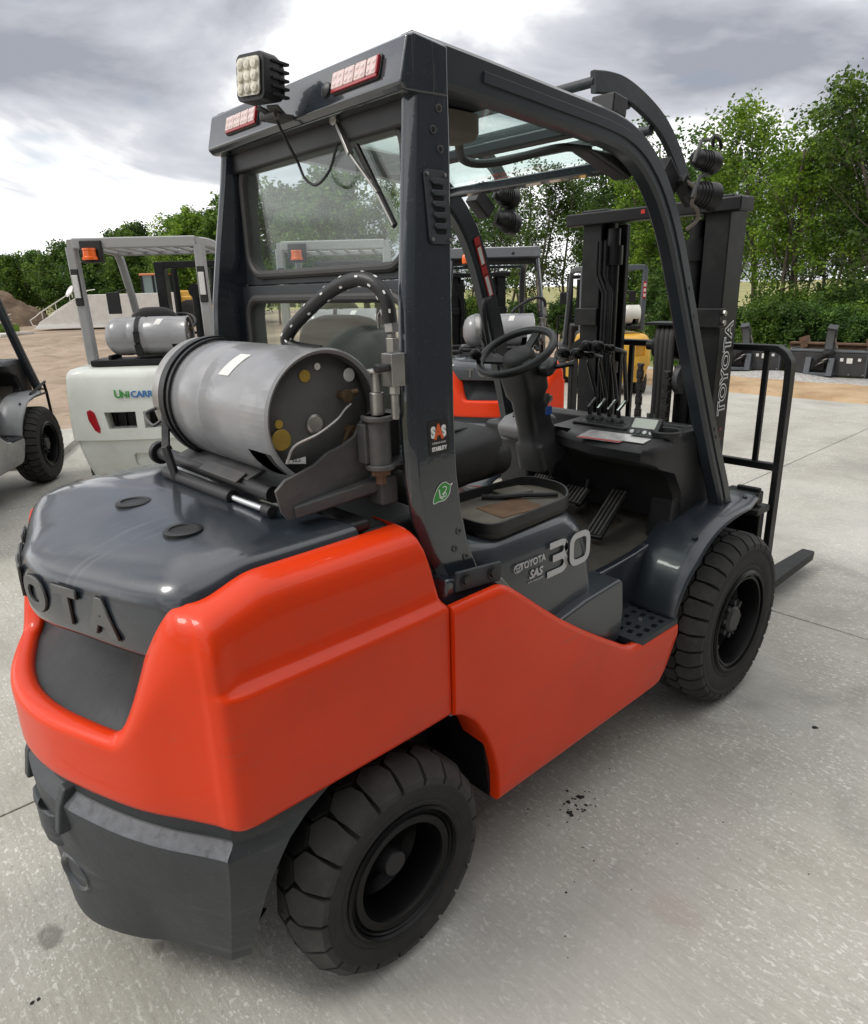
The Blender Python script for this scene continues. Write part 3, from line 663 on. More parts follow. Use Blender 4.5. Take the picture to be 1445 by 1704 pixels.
mb = MB(); mb.box((.60, .03, 1.06), (.44, .36, .05)); mb.build('seat_base', BLACKM, fk, bevel=.01)
mb = MB(); mb.tube(crom([(.40, -.17, 1.20), (.44, -.05, 1.205), (.46, .10, 1.203), (.44, .24, 1.18)], 6), .004, 6); mb.rail(crom([(.42, -.20, 1.17), (.47, -.05, 1.203), (.50, .12, 1.203), (.47, .26, 1.16)], 6), .045, .004, .2, (1, 0, 0)); mb.build('seat_belt', mat('belt_webbing', (.03, .03, .032), .8), fk)
mb = MB(); mb.bar((.50, -.205, 1.06), (.52, -.215, 1.16), .05, .03); mb.build('seat_belt_buckle', REDP, fk, bevel=.006)

# ---- floor, sill and step
for sg in (1, -1):
    # inner wall with rising upper edge
    P = [(1.0, .50), (1.0, .700), (1.03, .712), (1.12, .714), (1.25, .722), (1.40, .742), (1.55, .785), (1.66, .832), (1.80, .845), (1.80, .50)]
    mb = MB(); mb.prism(P, 'y', -.440*sg, -.405*sg); mb.build('floor_sill', NAVY, fk, bevel=.012, seg=3)
    mb = MB(); mb.prism([(.88, .69), (1.012, .695), (1.012, .50), (.88, .50)], 'y', -.50*sg, -.41*sg); mb.build('step_riser', NAVY, fk, bevel=.01, seg=3)
    # step plate with slots
    st_ = MB(); st_.prism([(1.01, -.44*sg), (1.275, -.44*sg), (1.275, -.603*sg), (1.26, -.612*sg), (1.04, -.612*sg), (1.01, -.60*sg)], 'z', .500, .520)
    stp = st_.build('step', NAVYM, fk, smooth=30)
    if sg == 1:
        cs = []
        for i in range(5):
            for j in range(4):
                if i == 2 and j in (1, 2): continue
                c_ = MB(); c_.box((1.06+i*.046, -.475-j*.036, .51), (.026, .018, .06), Euler((0, 0, R(12)))); cs.append(c_)
        one = MB()
        for c_ in cs: one.add(c_.v, c_.f)
        cut(stp, [one.build('cutter', None)])
    mb = MB(); mb.box((1.14, -.525*sg, .494), (.24, .165, .004)); mb.build('step_base', BLACKG, stp)
mb = MB(); mb.box((1.152, -.53, .524), (.022, .012, .006), Euler((0, 0, R(30)))); mb.build('step_bolt', STEEL, stp)
mb = MB(); mb.prism([(.86, .70), (1.35, .712), (1.50, .74), (1.66, .82), (1.80, .95), (1.80, .60), (.86, .60)], 'y', -.405, .405); mb.build('floor', MATF, fk, smooth=30)
for k in range(3):
    mb = MB(); mb.box((.97+k*.045, -.36+k*.01, .7035), (.03, .07, .004), Euler((0, 0, R(20)))); mb.build('floor_mat_rib', MATF, fk, bevel=.002)

NAVYF = mat('fender_paint', (0.020, 0.026, 0.034), 0.34, coat=0.35, var=0.15, vscale=4, bump=0.03, bscale=6, rvar=0.1, dirt=(0.05, 0.05, 0.05), dirt_amt=0.35, dscale=3)
# ---- front fenders
for sg in (1, -1):
    arc = crom([(1.235, 0, .515), (1.262, 0, .60), (1.31, 0, .685), (1.385, 0, .755), (1.48, 0, .800), (1.60, 0, .822), (1.74, 0, .828), (1.88, 0, .824)], 6)
    G = []
    for p in arc:
        bul = 1.0 if p.x < 1.6 else 1.0
        wy_ = -.632 if p.x > 1.33 else -.612-(p.x-1.235)*.2
        wy_ = wy_ if p.x < 1.72 else -.632+(p.x-1.72)*.25
        G.append([(p.x-.006, -.42*sg, p.z+.014), (p.x-.004, -.50*sg, p.z+.012), (p.x-.002, -.57*sg, p.z+.006), (p.x, (wy_+.012)*sg, p.z), (p.x+.004, wy_*sg, p.z-.008)])
    mb = MB(); mb.grid(G); mb.build('fender', NAVYF, fk, smooth=50, solid=.008)
    mb = MB(); mb.cyl((1.40, -.58*sg, .772), (1.394, -.58*sg, .782), .01, n=12); mb.build('fender_bolt', NAVYM, fk)
mb = MB(); mb.cyl((1.80, -.57, .828), (1.80, -.57, .838), .009, n=10); mb.build('fender_bolt', NAVYM, fk)
# ------------------------------------------------------------------ overhead guard
NAVYG = mat('guard_satin_paint', (0.018, 0.023, 0.029), 0.36, coat=0.3, coat_r=0.15, var=0.15, vscale=5, rvar=0.1, dirt=(0.04, 0.042, 0.043), dirt_amt=0.35, dscale=4)
SEC = [(2.10, .245, .355, .445), (1.95, .225, .345, .458), (1.80, .200, .328, .474), (1.62, .172, .312, .490), (1.36, .150, .297, .506), (1.22, .150, .297, .512), (1.12, .162, .305, .518), (1.03, .192, .322, .524), (.97, .222, .345, .530), (.90, .245, .385, .536)]
pillars = []
for sg in (1, -1):
    G = []
    for z, x0, x1, y in SEC:
        y = y if sg == 1 else y*.93
        yi = y-.040
        G.append([(x0+.022, -y*sg, z), (x1-.008, -y*sg, z), (x1, -(y-.008)*sg, z), (x1, -(yi)*sg, z), (x0+.01, -yi*sg, z), (x0, -(yi+.01)*sg, z), (x0, -(y-.022)*sg, z), (x0+.008, -(y-.012)*sg, z)])
    mb = MB(); mb.grid(G, cv=True); mb.f.append(tuple(range(8))); pl = mb.build('guard_pillar', NAVY, fk, smooth=28, bevel=.003); pillars.append(pl)
    path = [(.25, .425, 2.098), (.45, .425, 2.085), (.70, .426, 2.066), (.92, .428, 2.048), (1.03, .430, 2.030), (1.12, .432, 1.995), (1.20, .435, 1.935), (1.265, .438, 1.86), (1.32, .442, 1.77), (1.37, .448, 1.66), (1.45, .462, 1.46), (1.53, .480, 1.25), (1.61, .503, 1.03), (1.66, .518, .90), (1.685, .526, .82)]
    path = crom([(x, -y*sg*(1 if sg == 1 else .95), z) for x, y, z in path], 4)
    mb = MB(); mb.rail(path, .055, .085, .35); rail = mb.build('guard_rail', NAVYG, fk, smooth=40)
    mb = MB(); mb.rail([p+Vector((0, -sg*.0295, 0)) for p in path[4:-2]], .006, .022, .4); mb.build('guard_rail_rib', NAVYG, rail, smooth=40)
    mb = MB(); mb.box((1.70, -.527*sg, .833), (.075, .065, .016), Euler((0, R(18), 0))); mb.build('rail_foot', NAVYM, rail, bevel=.004)
    for bx_, bz in ((1.395, 1.62), (1.43, 1.53), (1.585, 1.13), (1.595, 1.10)):
        q = MB(); yy = float(np.interp(bz, [.82, 1.46, 1.86], [.526, .462, .438]))+.029; q.cyl((bx_, -yy*sg, bz), (bx_, -(yy+.004)*sg, bz), .007, n=10); q.build('rivet', BRKT, rail)
# screws and slots on the right pillar
pr = pillars[0]
def pil(z, f, off=.002):
    zs = [s[0] for s in SEC][::-1]; g = lambda k: float(np.interp(z, zs, [s[k] for s in SEC][::-1]))
    return Vector((g(1)+.03+(g(2)-g(1)-.038)*f, -g(3)-off, z))
for z, f in ((2.005, .62), (1.962, .40), (1.925, .66), (1.075, .78), (1.035, .50), (1.005, .74)):
    q = MB(); p = pil(z, f, 0); q.lathe([(.0085, -.001), (.0085, .003), (.006, .0035), (.0045, .0), (0, .0)], p, (0, -1, 0), 16); q.build('screw_hole', BRKT, pr)
z0, z1 = 1.735, 1.880
vp = MB(); a, b = pil(z0, .5), pil(z1, .62)
Fv = frame((a+b)/2, (1, 0, 0), (b-a)); vp.prism(rrect(0, 0, .068, .150, .012), 'z', 0, .004); vp.v = [tuple(Fv @ Vector(p)) for p in vp.v]
vent = vp.build('vent_plate', NAVYM, pr, bevel=.001)
for k in range(5):
    zz_ = -.045+k*.0225; q = MB(); q.prism([(-.018, .006), (.018, .006), (.022, 0), (.014, -.006), (-.014, -.006), (-.022, .0)], 'z', .0045, .009); q.v = [tuple(Fv @ (Vector(p)+Vector((.002, zz_+.0062, 0)))) for p in q.v]; q.build('louvre', NAVYM, vent, bevel=.002)
    q = MB(); q.prism([(-.017, .004), (.017, .004), (.013, -.004), (-.013, -.004)], 'z', .0042, .0052); q.v = [tuple(Fv @ (Vector(p)+Vector((.002, zz_-.005, 0)))) for p in q.v]; q.build('vent_slot', BLACKG, vent)
for sx_, sy_ in ((-.026, .066), (.026, .066), (-.026, -.066), (.026, -.066)):
    q = MB(); q.cyl(Fv @ Vector((sx_, sy_, .003)), Fv @ Vector((sx_, sy_, .007)), .004, n=10); q.build('vent_screw', STEEL, vent)
# stickers
def sticker(name, z, f, w_, h_, material, r=.006):
    p = pil(z, f, .0006); p2 = pil(z+.05, f, .0006); Fs = frame(p, (1, 0, 0), p2-p); q = MB(); q.prism(rrect(0, 0, w_, h_, r), 'z', 0, .0006); q.v = [tuple(Fs @ Vector(v)) for v in q.v]
    return q.build(name, material, pr), Fs
BLKS = mat('black_sticker', (.012, .012, .012), .35)
stk, Fs = sticker('stability_sticker', 1.315, .52, .063, .080, BLKS)
for ch, x_, m_, s_ in (('S', -.0165, WHITE, .034), ('S', .0165, WHITE, .034), ('A', 0, ORANGEP, .046)):
    text('sticker_letter', ch, s_, Fs @ Matrix.Translation((x_, .011, .0012 if ch == 'S' else .0018)), m_, stk, ext=.0002, off=.0022, sx=.85)
text('sticker_letter', 'STABILITY', .0125, Fs @ Matrix.Translation((0, -.027, .0012)), WHITE, stk, ext=.0002, off=.0007, sx=.82)
text('sticker_letter', 'SYSTEM OF ACTIVE', .0062, Fs @ Matrix.Translation((0, -.0135, .0012)), WHITE, stk, ext=.0002, sx=.8)
p = pil(1.182, .52, .0006); Fl = frame(p, (1, 0, .25), (-.25, 0, 1))
leaf = [(-.036, -.012), (-.022, .010), (-.004, .022), (.014, .021), (.024, .010), (.034, .008), (.026, .003), (.018, -.012), (0, -.020), (-.018, -.016)]
q = MB(); lp = [(v.x, v.y) for v in crom([(x, y, 0) for x, y in leaf], 4, True)]; q.prism(lp, 'z', 0, .0006); q.v = [tuple(Fl @ Vector(v)) for v in q.v]; lf = q.build('leaf_sticker', GREENP, pr)
q = MB(); ribbon(q, lp+[lp[0]], .0016, .0004, Fl @ Matrix.Translation((0, 0, .0007))); ribbon(q, [(-.012, -.010), (-.010, .012)], .003, .0004, Fl @ Matrix.Translation((0, 0, .0007))); ribbon(q, ell(.004, -.008, .0045, .0045, 12), .002, .0004, Fl @ Matrix.Translation((0, 0, .0007))); ribbon(q, ell(-.006, -.011, .003, .003, 12), .002, .0004, Fl @ Matrix.Translation((0, 0, .0007))); ribbon(q, [(-.004, -.004), (.008, .0), (.014, .006), (.010, .012), (.002, .012)], .002, .0004, Fl @ Matrix.Translation((0, 0, .0007)))
q.build('leaf_outline', WHITE, lf, smooth=0)

LENSDOT = mat('lamp_reflector_dot', (0.72, 0.60, 0.57), 0.25)
# ---- rear header with lights
mb = MB(); mb.prism([(.205, 2.040), (.228, 2.128), (.245, 2.135), (.34, 2.125), (.34, 2.03), (.22, 2.026)], 'y', -.456, .418); head = mb.build('rear_header', NAVY, fk, bevel=.006, seg=3)
mb = MB(); mb.box((.29, 0, 2.005), (.06, .86, .06)); mb.build('rear_header_underside', BLACKP, head, bevel=.01)
for yc in (-.300, .212):
    base = Vector((.2155, yc, 2.083)); nrm = Vector((-.967, 0, .253)); Fh = frame(base, (0, -1, 0), (.253, 0, .967))
    q = MB(); q.prism(rrect(0, 0, .176, .050, .008), 'z', -.004, .004); q.v = [tuple(Fh @ Vector(v)) for v in q.v]; tl = q.build('tail_light', BLACKP, fk, bevel=.002)
    for i, (xx, ww_, mm) in enumerate(((-.060, .046, LENSR), (-.018, .036, LENSR), (.022, .040, LENSR), (.062, .034, LENSR))):
        q = MB(); q.prism(rrect(xx, .002, ww_, .036, .004), 'z', .004, .010); q.v = [tuple(Fh @ Vector(v)) for v in q.v]; ln_ = q.build('lens', mm, tl, bevel=.0025)
        for ii in range(2):
            for jj in range(2): q = MB(); q.lathe([(.0058, 0), (.004, .0016), (0, .002)], Fh @ Vector((xx-.009+ii*.018, -.006+jj*.016, .010)), Fh.to_3x3() @ Vector((0, 0, 1)), 10); q.build('led', LENSDOT, ln_)
    q = MB(); q.prism(rrect(.0815, .002, .006, .036, .002), 'z', .004, .011); q.prism(rrect(0, -.019, .166, .006, .002), 'z', .0035, .009); q.v = [tuple(Fh @ Vector(v)) for v in q.v]; q.build('red_reflector', LENSRD, tl, bevel=.001)
    yk = yc+(.112 if yc < 0 else -.115); q = MB(); q.lathe([(.016, 0), (.016, .006), (.010, .010), (0, .011)], base+Vector((-.0005, yk-yc, -.006)), nrm, 20); q.build('rubber_grommet', BLACKP, head)

# ---- rear cab panel with two windows
def ring_panel(mb, outer, inner, x0, x1):
    n = len(inner); G = []
    for pts, x in ((outer, x0), (inner, x0), (inner, x1), (outer, x1)): G.append([(x, a, b) for a, b in pts])
    mb.grid(G, cu=True, cv=True); return mb
def outer_match(inner, cx, cy, hw, hh_):
    res = []
    for a, b in inner:
        dx, dy = a-cx, b-cy; t = min(hw/abs(dx) if abs(dx) > 1e-6 else 9e9, hh_/abs(dy) if abs(dy) > 1e-6 else 9e9); res.append((cx+dx*t, cy+dy*t))
    return res
cab = MB()
up_in = rrect(0, 1.850, .745, .315, .070, 8); ring_panel(cab, outer_match(up_in, 0, 1.855, .425, .190), up_in, .285, .325)
lo_in = rrect(0, 1.430, .760, .390, .055, 8); ring_panel(cab, outer_match(lo_in, 0, 1.43, .445, .233), lo_in, .270, .320)
cabo = cab.build('cab_rear_panel', NAVYM, fk, smooth=30, bevel=.004)
for nm, cy, w_, h_, x in (('upper', 1.850, .745, .315, .283), ('lower', 1.430, .760, .390, .268)):
    inn = rrect(0, cy, w_, h_, .070 if nm == 'upper' else .055, 10); q = MB(); q.tube([(x, a, b) for a, b in inn], .013, 10, True); q.build('window_seal', SEAL, cabo)
    q = MB(); q.prism(rrect(0, cy, w_-.004, h_-.004, .068 if nm == 'upper' else .053, 10), 'x', x+.004, x+.009); q.build('window_pane', GLASS, cabo, smooth=0)
for y_, z_ in ((-.35, 2.022), (-.405, 1.99), (.35, 2.022), (.41, 1.66), (-.41, 1.66), (.425, 1.63)):
    q = MB(); q.lathe([(.010, 0), (.010, .003), (.006, .004), (.004, 0), (0, 0)], (.284, y_, z_), (-1, 0, 0), 14); q.build('panel_screw', BRKT, cabo)
# wiper
q = MB(); q.bar((.262, -.150, 2.030), (.250, -.215, 1.945), .016, .010); q.bar((.250, -.215, 1.945), (.262, -.295, 1.855), .010, .006); q.cyl((.285, -.150, 2.03), (.25, -.150, 2.03), .014, n=14); wip = q.build('wiper', STEEL, fk, bevel=.002)
q = MB(); q.bar((.268, -.215, 1.965), (.268, -.345, 1.78), .008, .014); q.build('wiper_blade', BLACKP, wip)
q = MB(); q.bar((.264, -.27, 1.885), (.264, -.345, 1.782), .008, .006); q.build('blade_holder', STEEL, wip)
q = MB(); q.tube(crom([(.17, -.02, 2.055), (.20, -.02, 2.0), (.235, -.01, 1.955), (.24, -.03, 1.915), (.24, -.08, 1.895), (.245, -.13, 1.92), (.26, -.145, 1.97), (.28, -.145, 2.02)], 7), .0035, 8); q.build('light_cable', BLACKP, fk)

# ---- square work light on the header
wl = Vector((.135, -.030, 2.118)); Rw = Euler((R(4), R(2), R(10))).to_matrix()      # lens faces -x, turned a little
def W(p): return tuple(wl + Rw @ Vector(p))
mb = MB()
G = []
for x, s in ((-.028, .045), (-.028, .050), (.012, .050), (.034, .043), (.048, .034)): G.append([W((x, a, b)) for a, b in rrect(0, 0, s*2, s*2*.98, .016 if x < .02 else .012, 4)])
mb.grid(G, cv=True); n = len(G[0]); o = len(mb.v)-n; mb.f.append(tuple(range(o, o+n))); mb.f.append(tuple(range(n)))
wlo = mb.build('work_light', BLACKP, fk, smooth=35, bevel=.002)
q = MB(); q.prism(rrect(0, 0, .078, .078, .010, 4), 'x', -.034, -.0305); q.v = [W(v) for v in q.v]; q.build('light_lens', LENSC, wlo)
for i in range(3):
    for j in range(3):
        q = MB(); q.lathe([(.0135, 0), (.010, .005), (0, .007)], (0, 0, 0), (-1, 0, 0), 12); q.v = [W(Vector(v)+Vector((-.034, -.0245+i*.0245, -.0245+j*.0245))) for v in q.v]; q.build('led', LENSC, wlo)
for k in range(5):
    for sy_ in (-1, 1):
        q = MB(); q.box((.020, sy_*.046, -.034+k*.017), (.05, .016, .006)); q.v = [W(v) for v in q.v]; q.build('cooling_fin', BLACKP, wlo, bevel=.001)
q = MB(); q.bar(W((.01, -.03, -.054)), (.185, -.03, 2.050), .03, .006); q.bar(W((.01, .02, -.054)), (.195, -.0, 2.050), .02, .006); q.cyl((.165, -.045, 2.05), (.165, .01, 2.05), .009); q.box((.19, -.02, 2.045), (.05, .06, .012)); q.build('light_bracket', BRKT, wlo, bevel=.002)

# ---- roof: front and middle cross members, tinted panel, roof lights
mb = MB(); mb.rail([(1.135, -.41, 1.978), (1.135, .41, 1.978)], .06, .030, .3, (1, 0, 0)); mb.build('roof_bar', NAVY, fk, smooth=40)
for x, z in ((.52, 2.062), (.86, 2.035)):
    mb = MB(); mb.rail([(x, -.41, z), (x, .41, z)], .05, .028, .3, (1, 0, 0)); mb.build('roof_bar', NAVYM, fk, smooth=40)
mb = MB(); mb.prism([(.56, 2.078), (.86, 2.058), (1.15, 2.010), (1.15, 2.002), (.86, 2.050), (.56, 2.070)], 'y', -.40, .40); mb.build('roof_panel', ROOFGLASS, fk, smooth=0)
mb = MB(); mb.prism([(.30, 2.085), (.54, 2.075), (.54, 2.045), (.30, 2.055)], 'y', -.39, .39); mb.build('roof_plate', NAVYM, fk, bevel=.005)
G = []
for z, s in ((2.04, 1.0), (2.0, 1.0), (1.985, .9), (1.978, .6)): G.append([(.47+(a-.47)*1.0, b, z) for a, b in rrect(.47, -.31, .17*s, .09*s, .03*s, 5)])
mb = MB(); mb.grid(G, cv=True); n = len(G[0]); o = len(mb.v)-n; mb.f.append(tuple(range(o, o+n))); mb.build('dome_light', TRAY, fk, smooth=60)
mb = MB(); mb.tube(crom([(.52, -.30, 1.995), (.62, -.22, 1.965), (.72, -.24, 1.965), (.84, -.36, 1.995), (.95, -.385, 2.0)], 8), .011, 10); mb.build('roof_cable', BLACKP, fk)
mb = MB(); mb.prism([(.90, 2.0), (1.14, 1.935), (1.16, 1.95), (1.10, 2.0)], 'y', -.40, -.34); mb.build('roof_box', BLACKP, fk, bevel=.01)
# ---- brow: curved plate with tubes above the front of the guard
for sg in (1, -1):
    pth = crom([(.99, -.36*sg, 2.175), (1.06, -.36*sg, 2.182), (1.14, -.36*sg, 2.180), (1.245, -.36*sg, 2.155), (1.345, -.365*sg, 2.110), (1.425, -.37*sg, 2.045), (1.475, -.38*sg, 1.97), (1.50, -.39*sg, 1.90)], 6)
    mb = MB(); mb.rail(pth, .018, .056, .3); brow = mb.build('brow_plate', NAVYM, fk, smooth=40)
    mb = MB(); mb.box((1.02, -.395*sg, 2.110), (.07, .075, .05), Euler((0, R(8), 0))); mb.build('brow_clamp', BLACKP, brow, bevel=.005)
    mb = MB(); mb.box((1.33, -.40*sg, 1.955), (.10, .06, .06), Euler((0, R(40), 0))); mb.build('brow_clamp', BLACKP, brow, bevel=.005)
for x, z in ((1.0, 2.178), (1.17, 2.145), (1.30, 2.09)):
    mb = MB(); mb.cyl((x, -.36, z), (x, .36, z), .014, n=14); mb.build('brow_tube', NAVYM, fk)
# ---- front round work lights
def round_light(c, d, r=.055):
    d = Vector(d).normalized(); mb = MB()
    mb.lathe([(0, -.075), (r*.5, -.07), (r*.70, -.058), (r*.86, -.01), (r*.90, .0), (r, .012), (r, .03), (r*.86, .032)], c, d, 28)
    o = mb.build('front_work_light', BLACKP, fk, smooth=50)
    q = MB(); q.lathe([(r*.88, .030), (r*.5, .036), (0, .038)], c, d, 24); q.build('light_lens', LENSC, o, smooth=60)
    for k in range(4):
        q = MB(); rr_ = r*(.96-.035*k); q.lathe([(rr_*.5, -.002), (rr_, -.0015), (rr_, .0015), (rr_*.5, .002)], Vector(c)-d*(.006+.011*k), d, 24); q.build('cooling_fin', BLACKP, o)
    q = MB(); q.tube([Vector(c)+Vector(v) for v in ((-.09, .0, -.01), (-.05, .0, .055), (.0, .0, .062))], .006, 6); q.build('light_bracket', BRKT, o)
    return o
round_light((1.455, -.475, 2.0), (1, -.15, -.12), .034); round_light((1.455, -.480, 1.90), (1, -.5, -.2), .044)
round_light((1.46, .370, 1.985), (1, .1, -.12), .042); round_light((1.46, .365, 1.890), (1, .1, -.2), .045)
mb = MB(); mb.bar((1.36, -.432, 1.95), (1.44, -.445, 1.88), .05, .03); mb.build('light_mount', BLACKP, fk, bevel=.004)
mb = MB(); mb.tube(crom([(1.36, -.445, 1.95), (1.39, -.475, 1.915), (1.385, -.47, 1.875), (1.41, -.475, 1.86), (1.43, -.47, 1.83), (1.40, -.45, 1.80)], 6), .006, 6); mb.build('light_wiring', mat('dusty_wire', (.16, .14, .11), .7), fk)
mb = MB(); mb.tube(crom([(1.49, -.47, 2.045), (1.49, -.47, 2.075), (1.53, -.47, 2.07), (1.545, -.47, 2.045)], 5), .006, 6); mb.build('light_handle', BLACKM, fk)
# ---- grab handle and warning decals on the left front rail
mb = MB(); mb.tube(crom([(1.39, .405, 1.60), (1.345, .395, 1.585), (1.345, .395, 1.52), (1.385, .405, 1.40), (1.44, .425, 1.375)], 6), .010, 8); mb.build('grab_handle', BLACKP, fk)
lp0, lp1 = Vector((1.288, .3845, 1.83)), Vector((1.392, .3995, 1.60))
for i, (t0, t1, m_) in enumerate(((.0, .12, REDP), (.14, .45, PAPER), (.47, .60, REDP), (.62, .98, PAPER))):
    a, b = lp0.lerp(lp1, t0), lp0.lerp(lp1, t1); q = MB(); q.bar(a+Vector((0, -.0005, 0)), b+Vector((0, -.0005, 0)), .003, .03, (1, 0, 0)); dcl = q.build('warning_decal', REDP, fk)
    if m_ is PAPER: q = MB(); q.bar(a.lerp(b, .06)+Vector((0, -.0015, 0)), a.lerp(b, .94)+Vector((0, -.0015, 0)), .003, .018, (1, 0, 0)); q.build('decal_panel', PAPER, dcl)
# ------------------------------------------------------------------ LPG tank and its swing-out cradle
def gas_tank(name, label, parent=None, group=None):      # axis along local y, valve end at -y, base at z=0 (lowest point)
    r = .152; root = empty(name, label, 'gas tank', group=group)
    mb = MB(); mb.lathe([(0, .315), (.05, .312), (.10, .295), (.135, .262), (.150, .225), (r, .20), (r, .125), (r-.004, .115), (r-.004, .105), (r, .095), (r, -.005), (r-.006, -.015), (r-.006, -.025), (r, -.035), (r, -.20), (r-.003, -.235)], (0, 0, r), (0, 1, 0), 56)
    body = mb.build('tank_body', TANKG, root, smooth=40)
    # collar at the valve end with a rolled rim and two openings
    mb = MB(); n = 72; ring = []
    prof = [(r-.003, -.235), (r-.003, -.345), (r+.001, -.352), (r-.004, -.358), (r-.011, -.352), (r-.010, -.345), (r-.009, -.235)]
    opens = [(R(205), R(262))]
    G = []
    for j in range(n+1):
        a = 2*math.pi*j/n; G.append([(math.cos(a)*q[0], q[1], r+math.sin(a)*q[0]) for q in prof])
    F0 = MB()
    def is_open(a): return any(lo < a < hi for lo, hi in opens)
    for j in range(n):
        a = 2*math.pi*(j+.5)/n; rows = [G[j], G[j+1]]
        if is_open(a):
            cols = [[(math.cos(2*math.pi*jj/n)*q[0], q[1], r+math.sin(2*math.pi*jj/n)*q[0]) for q in ((r-.003, -.335), (r-.003, -.345), (r+.001, -.352), (r-.004, -.358), (r-.011, -.352), (r-.010, -.335))] for jj in (j, j+1)]
            F0.grid(cols, cv=True)
        else: F0.grid(rows)
    F0.build('collar', TANKG, body, smooth=50); qi = MB(); qi.lathe([(r-.0105, -.290), (r-.0115, -.345)], (0, 0, r), (0, 1, 0), 60); qi.build('collar_inside', TANKD, body)  # dark inner collar: shadow as well as dirt put into the colour
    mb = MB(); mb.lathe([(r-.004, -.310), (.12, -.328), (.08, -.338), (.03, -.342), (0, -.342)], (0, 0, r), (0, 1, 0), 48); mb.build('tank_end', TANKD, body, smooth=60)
    q = MB(); q.lathe([(.022, 0), (.022, -.010), (.017, -.013), (.010, -.012), (0, -.012)], (-.025, -.337, r-.01), (0, 1, 0), 20); q.build('gauge', STEEL, body)
    q = MB(); q.cyl((.050, -.32, r+.045), (.050, -.362, r+.045), .010, n=12); q.cyl((.050, -.354, r+.045), (.085, -.357, r+.05), .008, n=12); q.cyl((.050, -.362, r+.045), (.050, -.372, r+.045), .014, n=10); q.build('valve', BRASS, body)
    q = MB(); q.cyl((.065, -.32, r-.035), (.065, -.366, r-.035), .011, n=8); q.box((.050, -.358, r-.055), (.016, .010, .04), Euler((0, R(30), 0))); q.build('fill_valve', BRASS, body)
    for (x, z, s, mm) in ((-.105, -.035, .024, YELL), (-.035, .095, .014, YELL), (-.0, .112, .008, PAPER), (.085, .085, .016, PAPER), (-.108, .0, .010, YELL)):
        yy = float(np.interp((x*x+z*z)**.5, [0, .03, .08, .12, .148], [-.342, -.342, -.338, -.328, -.310]))-.003
        q = MB(); q.lathe([(s, 0), (s*.9, -.0018), (0, -.002)], (x, yy, r+z), (-x*.4, 1, -z*.4), 20); q.build('end_label', mm, body)
    q = MB(); q.box((-.072, -.330, r-.085), (.045, .002, .018), Euler((R(-18), R(8), R(-14)))); lb = q.build('fill_label', PAPER, body); text('fill_text', 'FILL', .012, frame((-.072, -.3335, r-.086), (1, -.25, .14), (.05, -.25, 1)), BLKS, lb, ext=.0002)
    # paper label on the flank
    G = []
    for k in range(7):
        a = R(118+k*4.2); G.append([(math.cos(a)*(r+.0012), y+(k-3)*.004, r+math.sin(a)*(r+.0012)) for y in (-.165, -.115)])
    q = MB(); q.grid(G); q.build('paper_label', PAPER, body)
    return root
tk = gas_tank('gas_tank', 'grey gas tank strapped on the cradle behind the foreground forklift cab')
tk.location = (.02, -.025, 1.222)
# strap at the left with buckle
def band(mb, y, w_, rr_, a0, a1, c=(.02, 1.374), n=30, th=.004):
    G = []
    for k in range(n+1):
        a = R(a0+(a1-a0)*k/n); ca, sa = math.cos(a), math.sin(a)
        G.append([(c[0]+ca*q, y+e, c[1]+sa*q) for q, e in ((rr_, -w_/2), (rr_+th, -w_/2), (rr_+th, w_/2), (rr_, w_/2))])
    mb.grid(G, cv=True); return mb
mb = MB(); band(mb, .135, .030, .154, 20, 250, th=.010); band(mb, .105, .012, .154, 20, 230, th=.006); strap = mb.build('tank_strap', BLACKP, fk, smooth=40)
mb = MB(); band(mb, .185, .040, .156, 95, 205, th=.003); mb.build('strap_plate', STEEL, strap, smooth=40)
mb = MB(); mb.bar((-.125, .165, 1.345), (-.148, .14, 1.25), .02, .012); mb.bar((-.148, .14, 1.265), (-.135, .13, 1.175), .028, .016); mb.tube(crom([(-.135, .19, 1.36), (-.165, .20, 1.345), (-.165, .16, 1.32), (-.145, .15, 1.33)], 5), .005, 6); mb.build('latch', BRKT, strap, bevel=.003)
# cradle
mb = MB(); mb.cyl((-.085, -.30, 1.205), (-.085, .33, 1.205), .020); mb.cyl((.11, -.33, 1.205), (.11, .33, 1.205), .020); mb.build('cradle_tube', BLACKP, fk)
mb = MB(); mb.box((-.07, .0, 1.228), (.05, .40, .010), Euler((0, R(-20), 0))); mb.box((-.10, -.08, 1.225), (.035, .20, .006), Euler((0, R(-30), 0))); mb.build('cradle_plate', BRKT, fk, bevel=.002)
mb = MB(); mb.cyl((-.085, .335, 1.205), (-.085, .36, 1.205), .034, n=20); mb.build('cradle_end_cap', BLACKP, fk, bevel=.006)
# curved end plate of the cradle around the collar
P = [(-.165, 1.195), (-.175, 1.245), (-.15, 1.265), (-.12, 1.272), (-.075, 1.285), (-.04, 1.305), (.0, 1.315), (.035, 1.33), (.06, 1.365), (.085, 1.378), (.14, 1.378), (.165, 1.36), (.165, 1.23), (.12, 1.215), (.06, 1.21), (.0, 1.205), (-.05, 1.20), (-.10, 1.18), (-.15, 1.175)]
mb = MB(); mb.prism([(x+.035, z) for x, z in P], 'y', -.412, -.402); mb.build('cradle_end_plate', BRKT, fk, bevel=.002)
mb = MB(); mb.cyl((-.06, -.30, 1.185), (.12, -.40, 1.195), .018); mb.bar((-.10, -.395, 1.190), (.13, -.42, 1.215), .05, .03); mb.box((.13, -.43, 1.20), (.05, .05, .07)); mb.build('cradle_arm', BRKT, fk, bevel=.006)
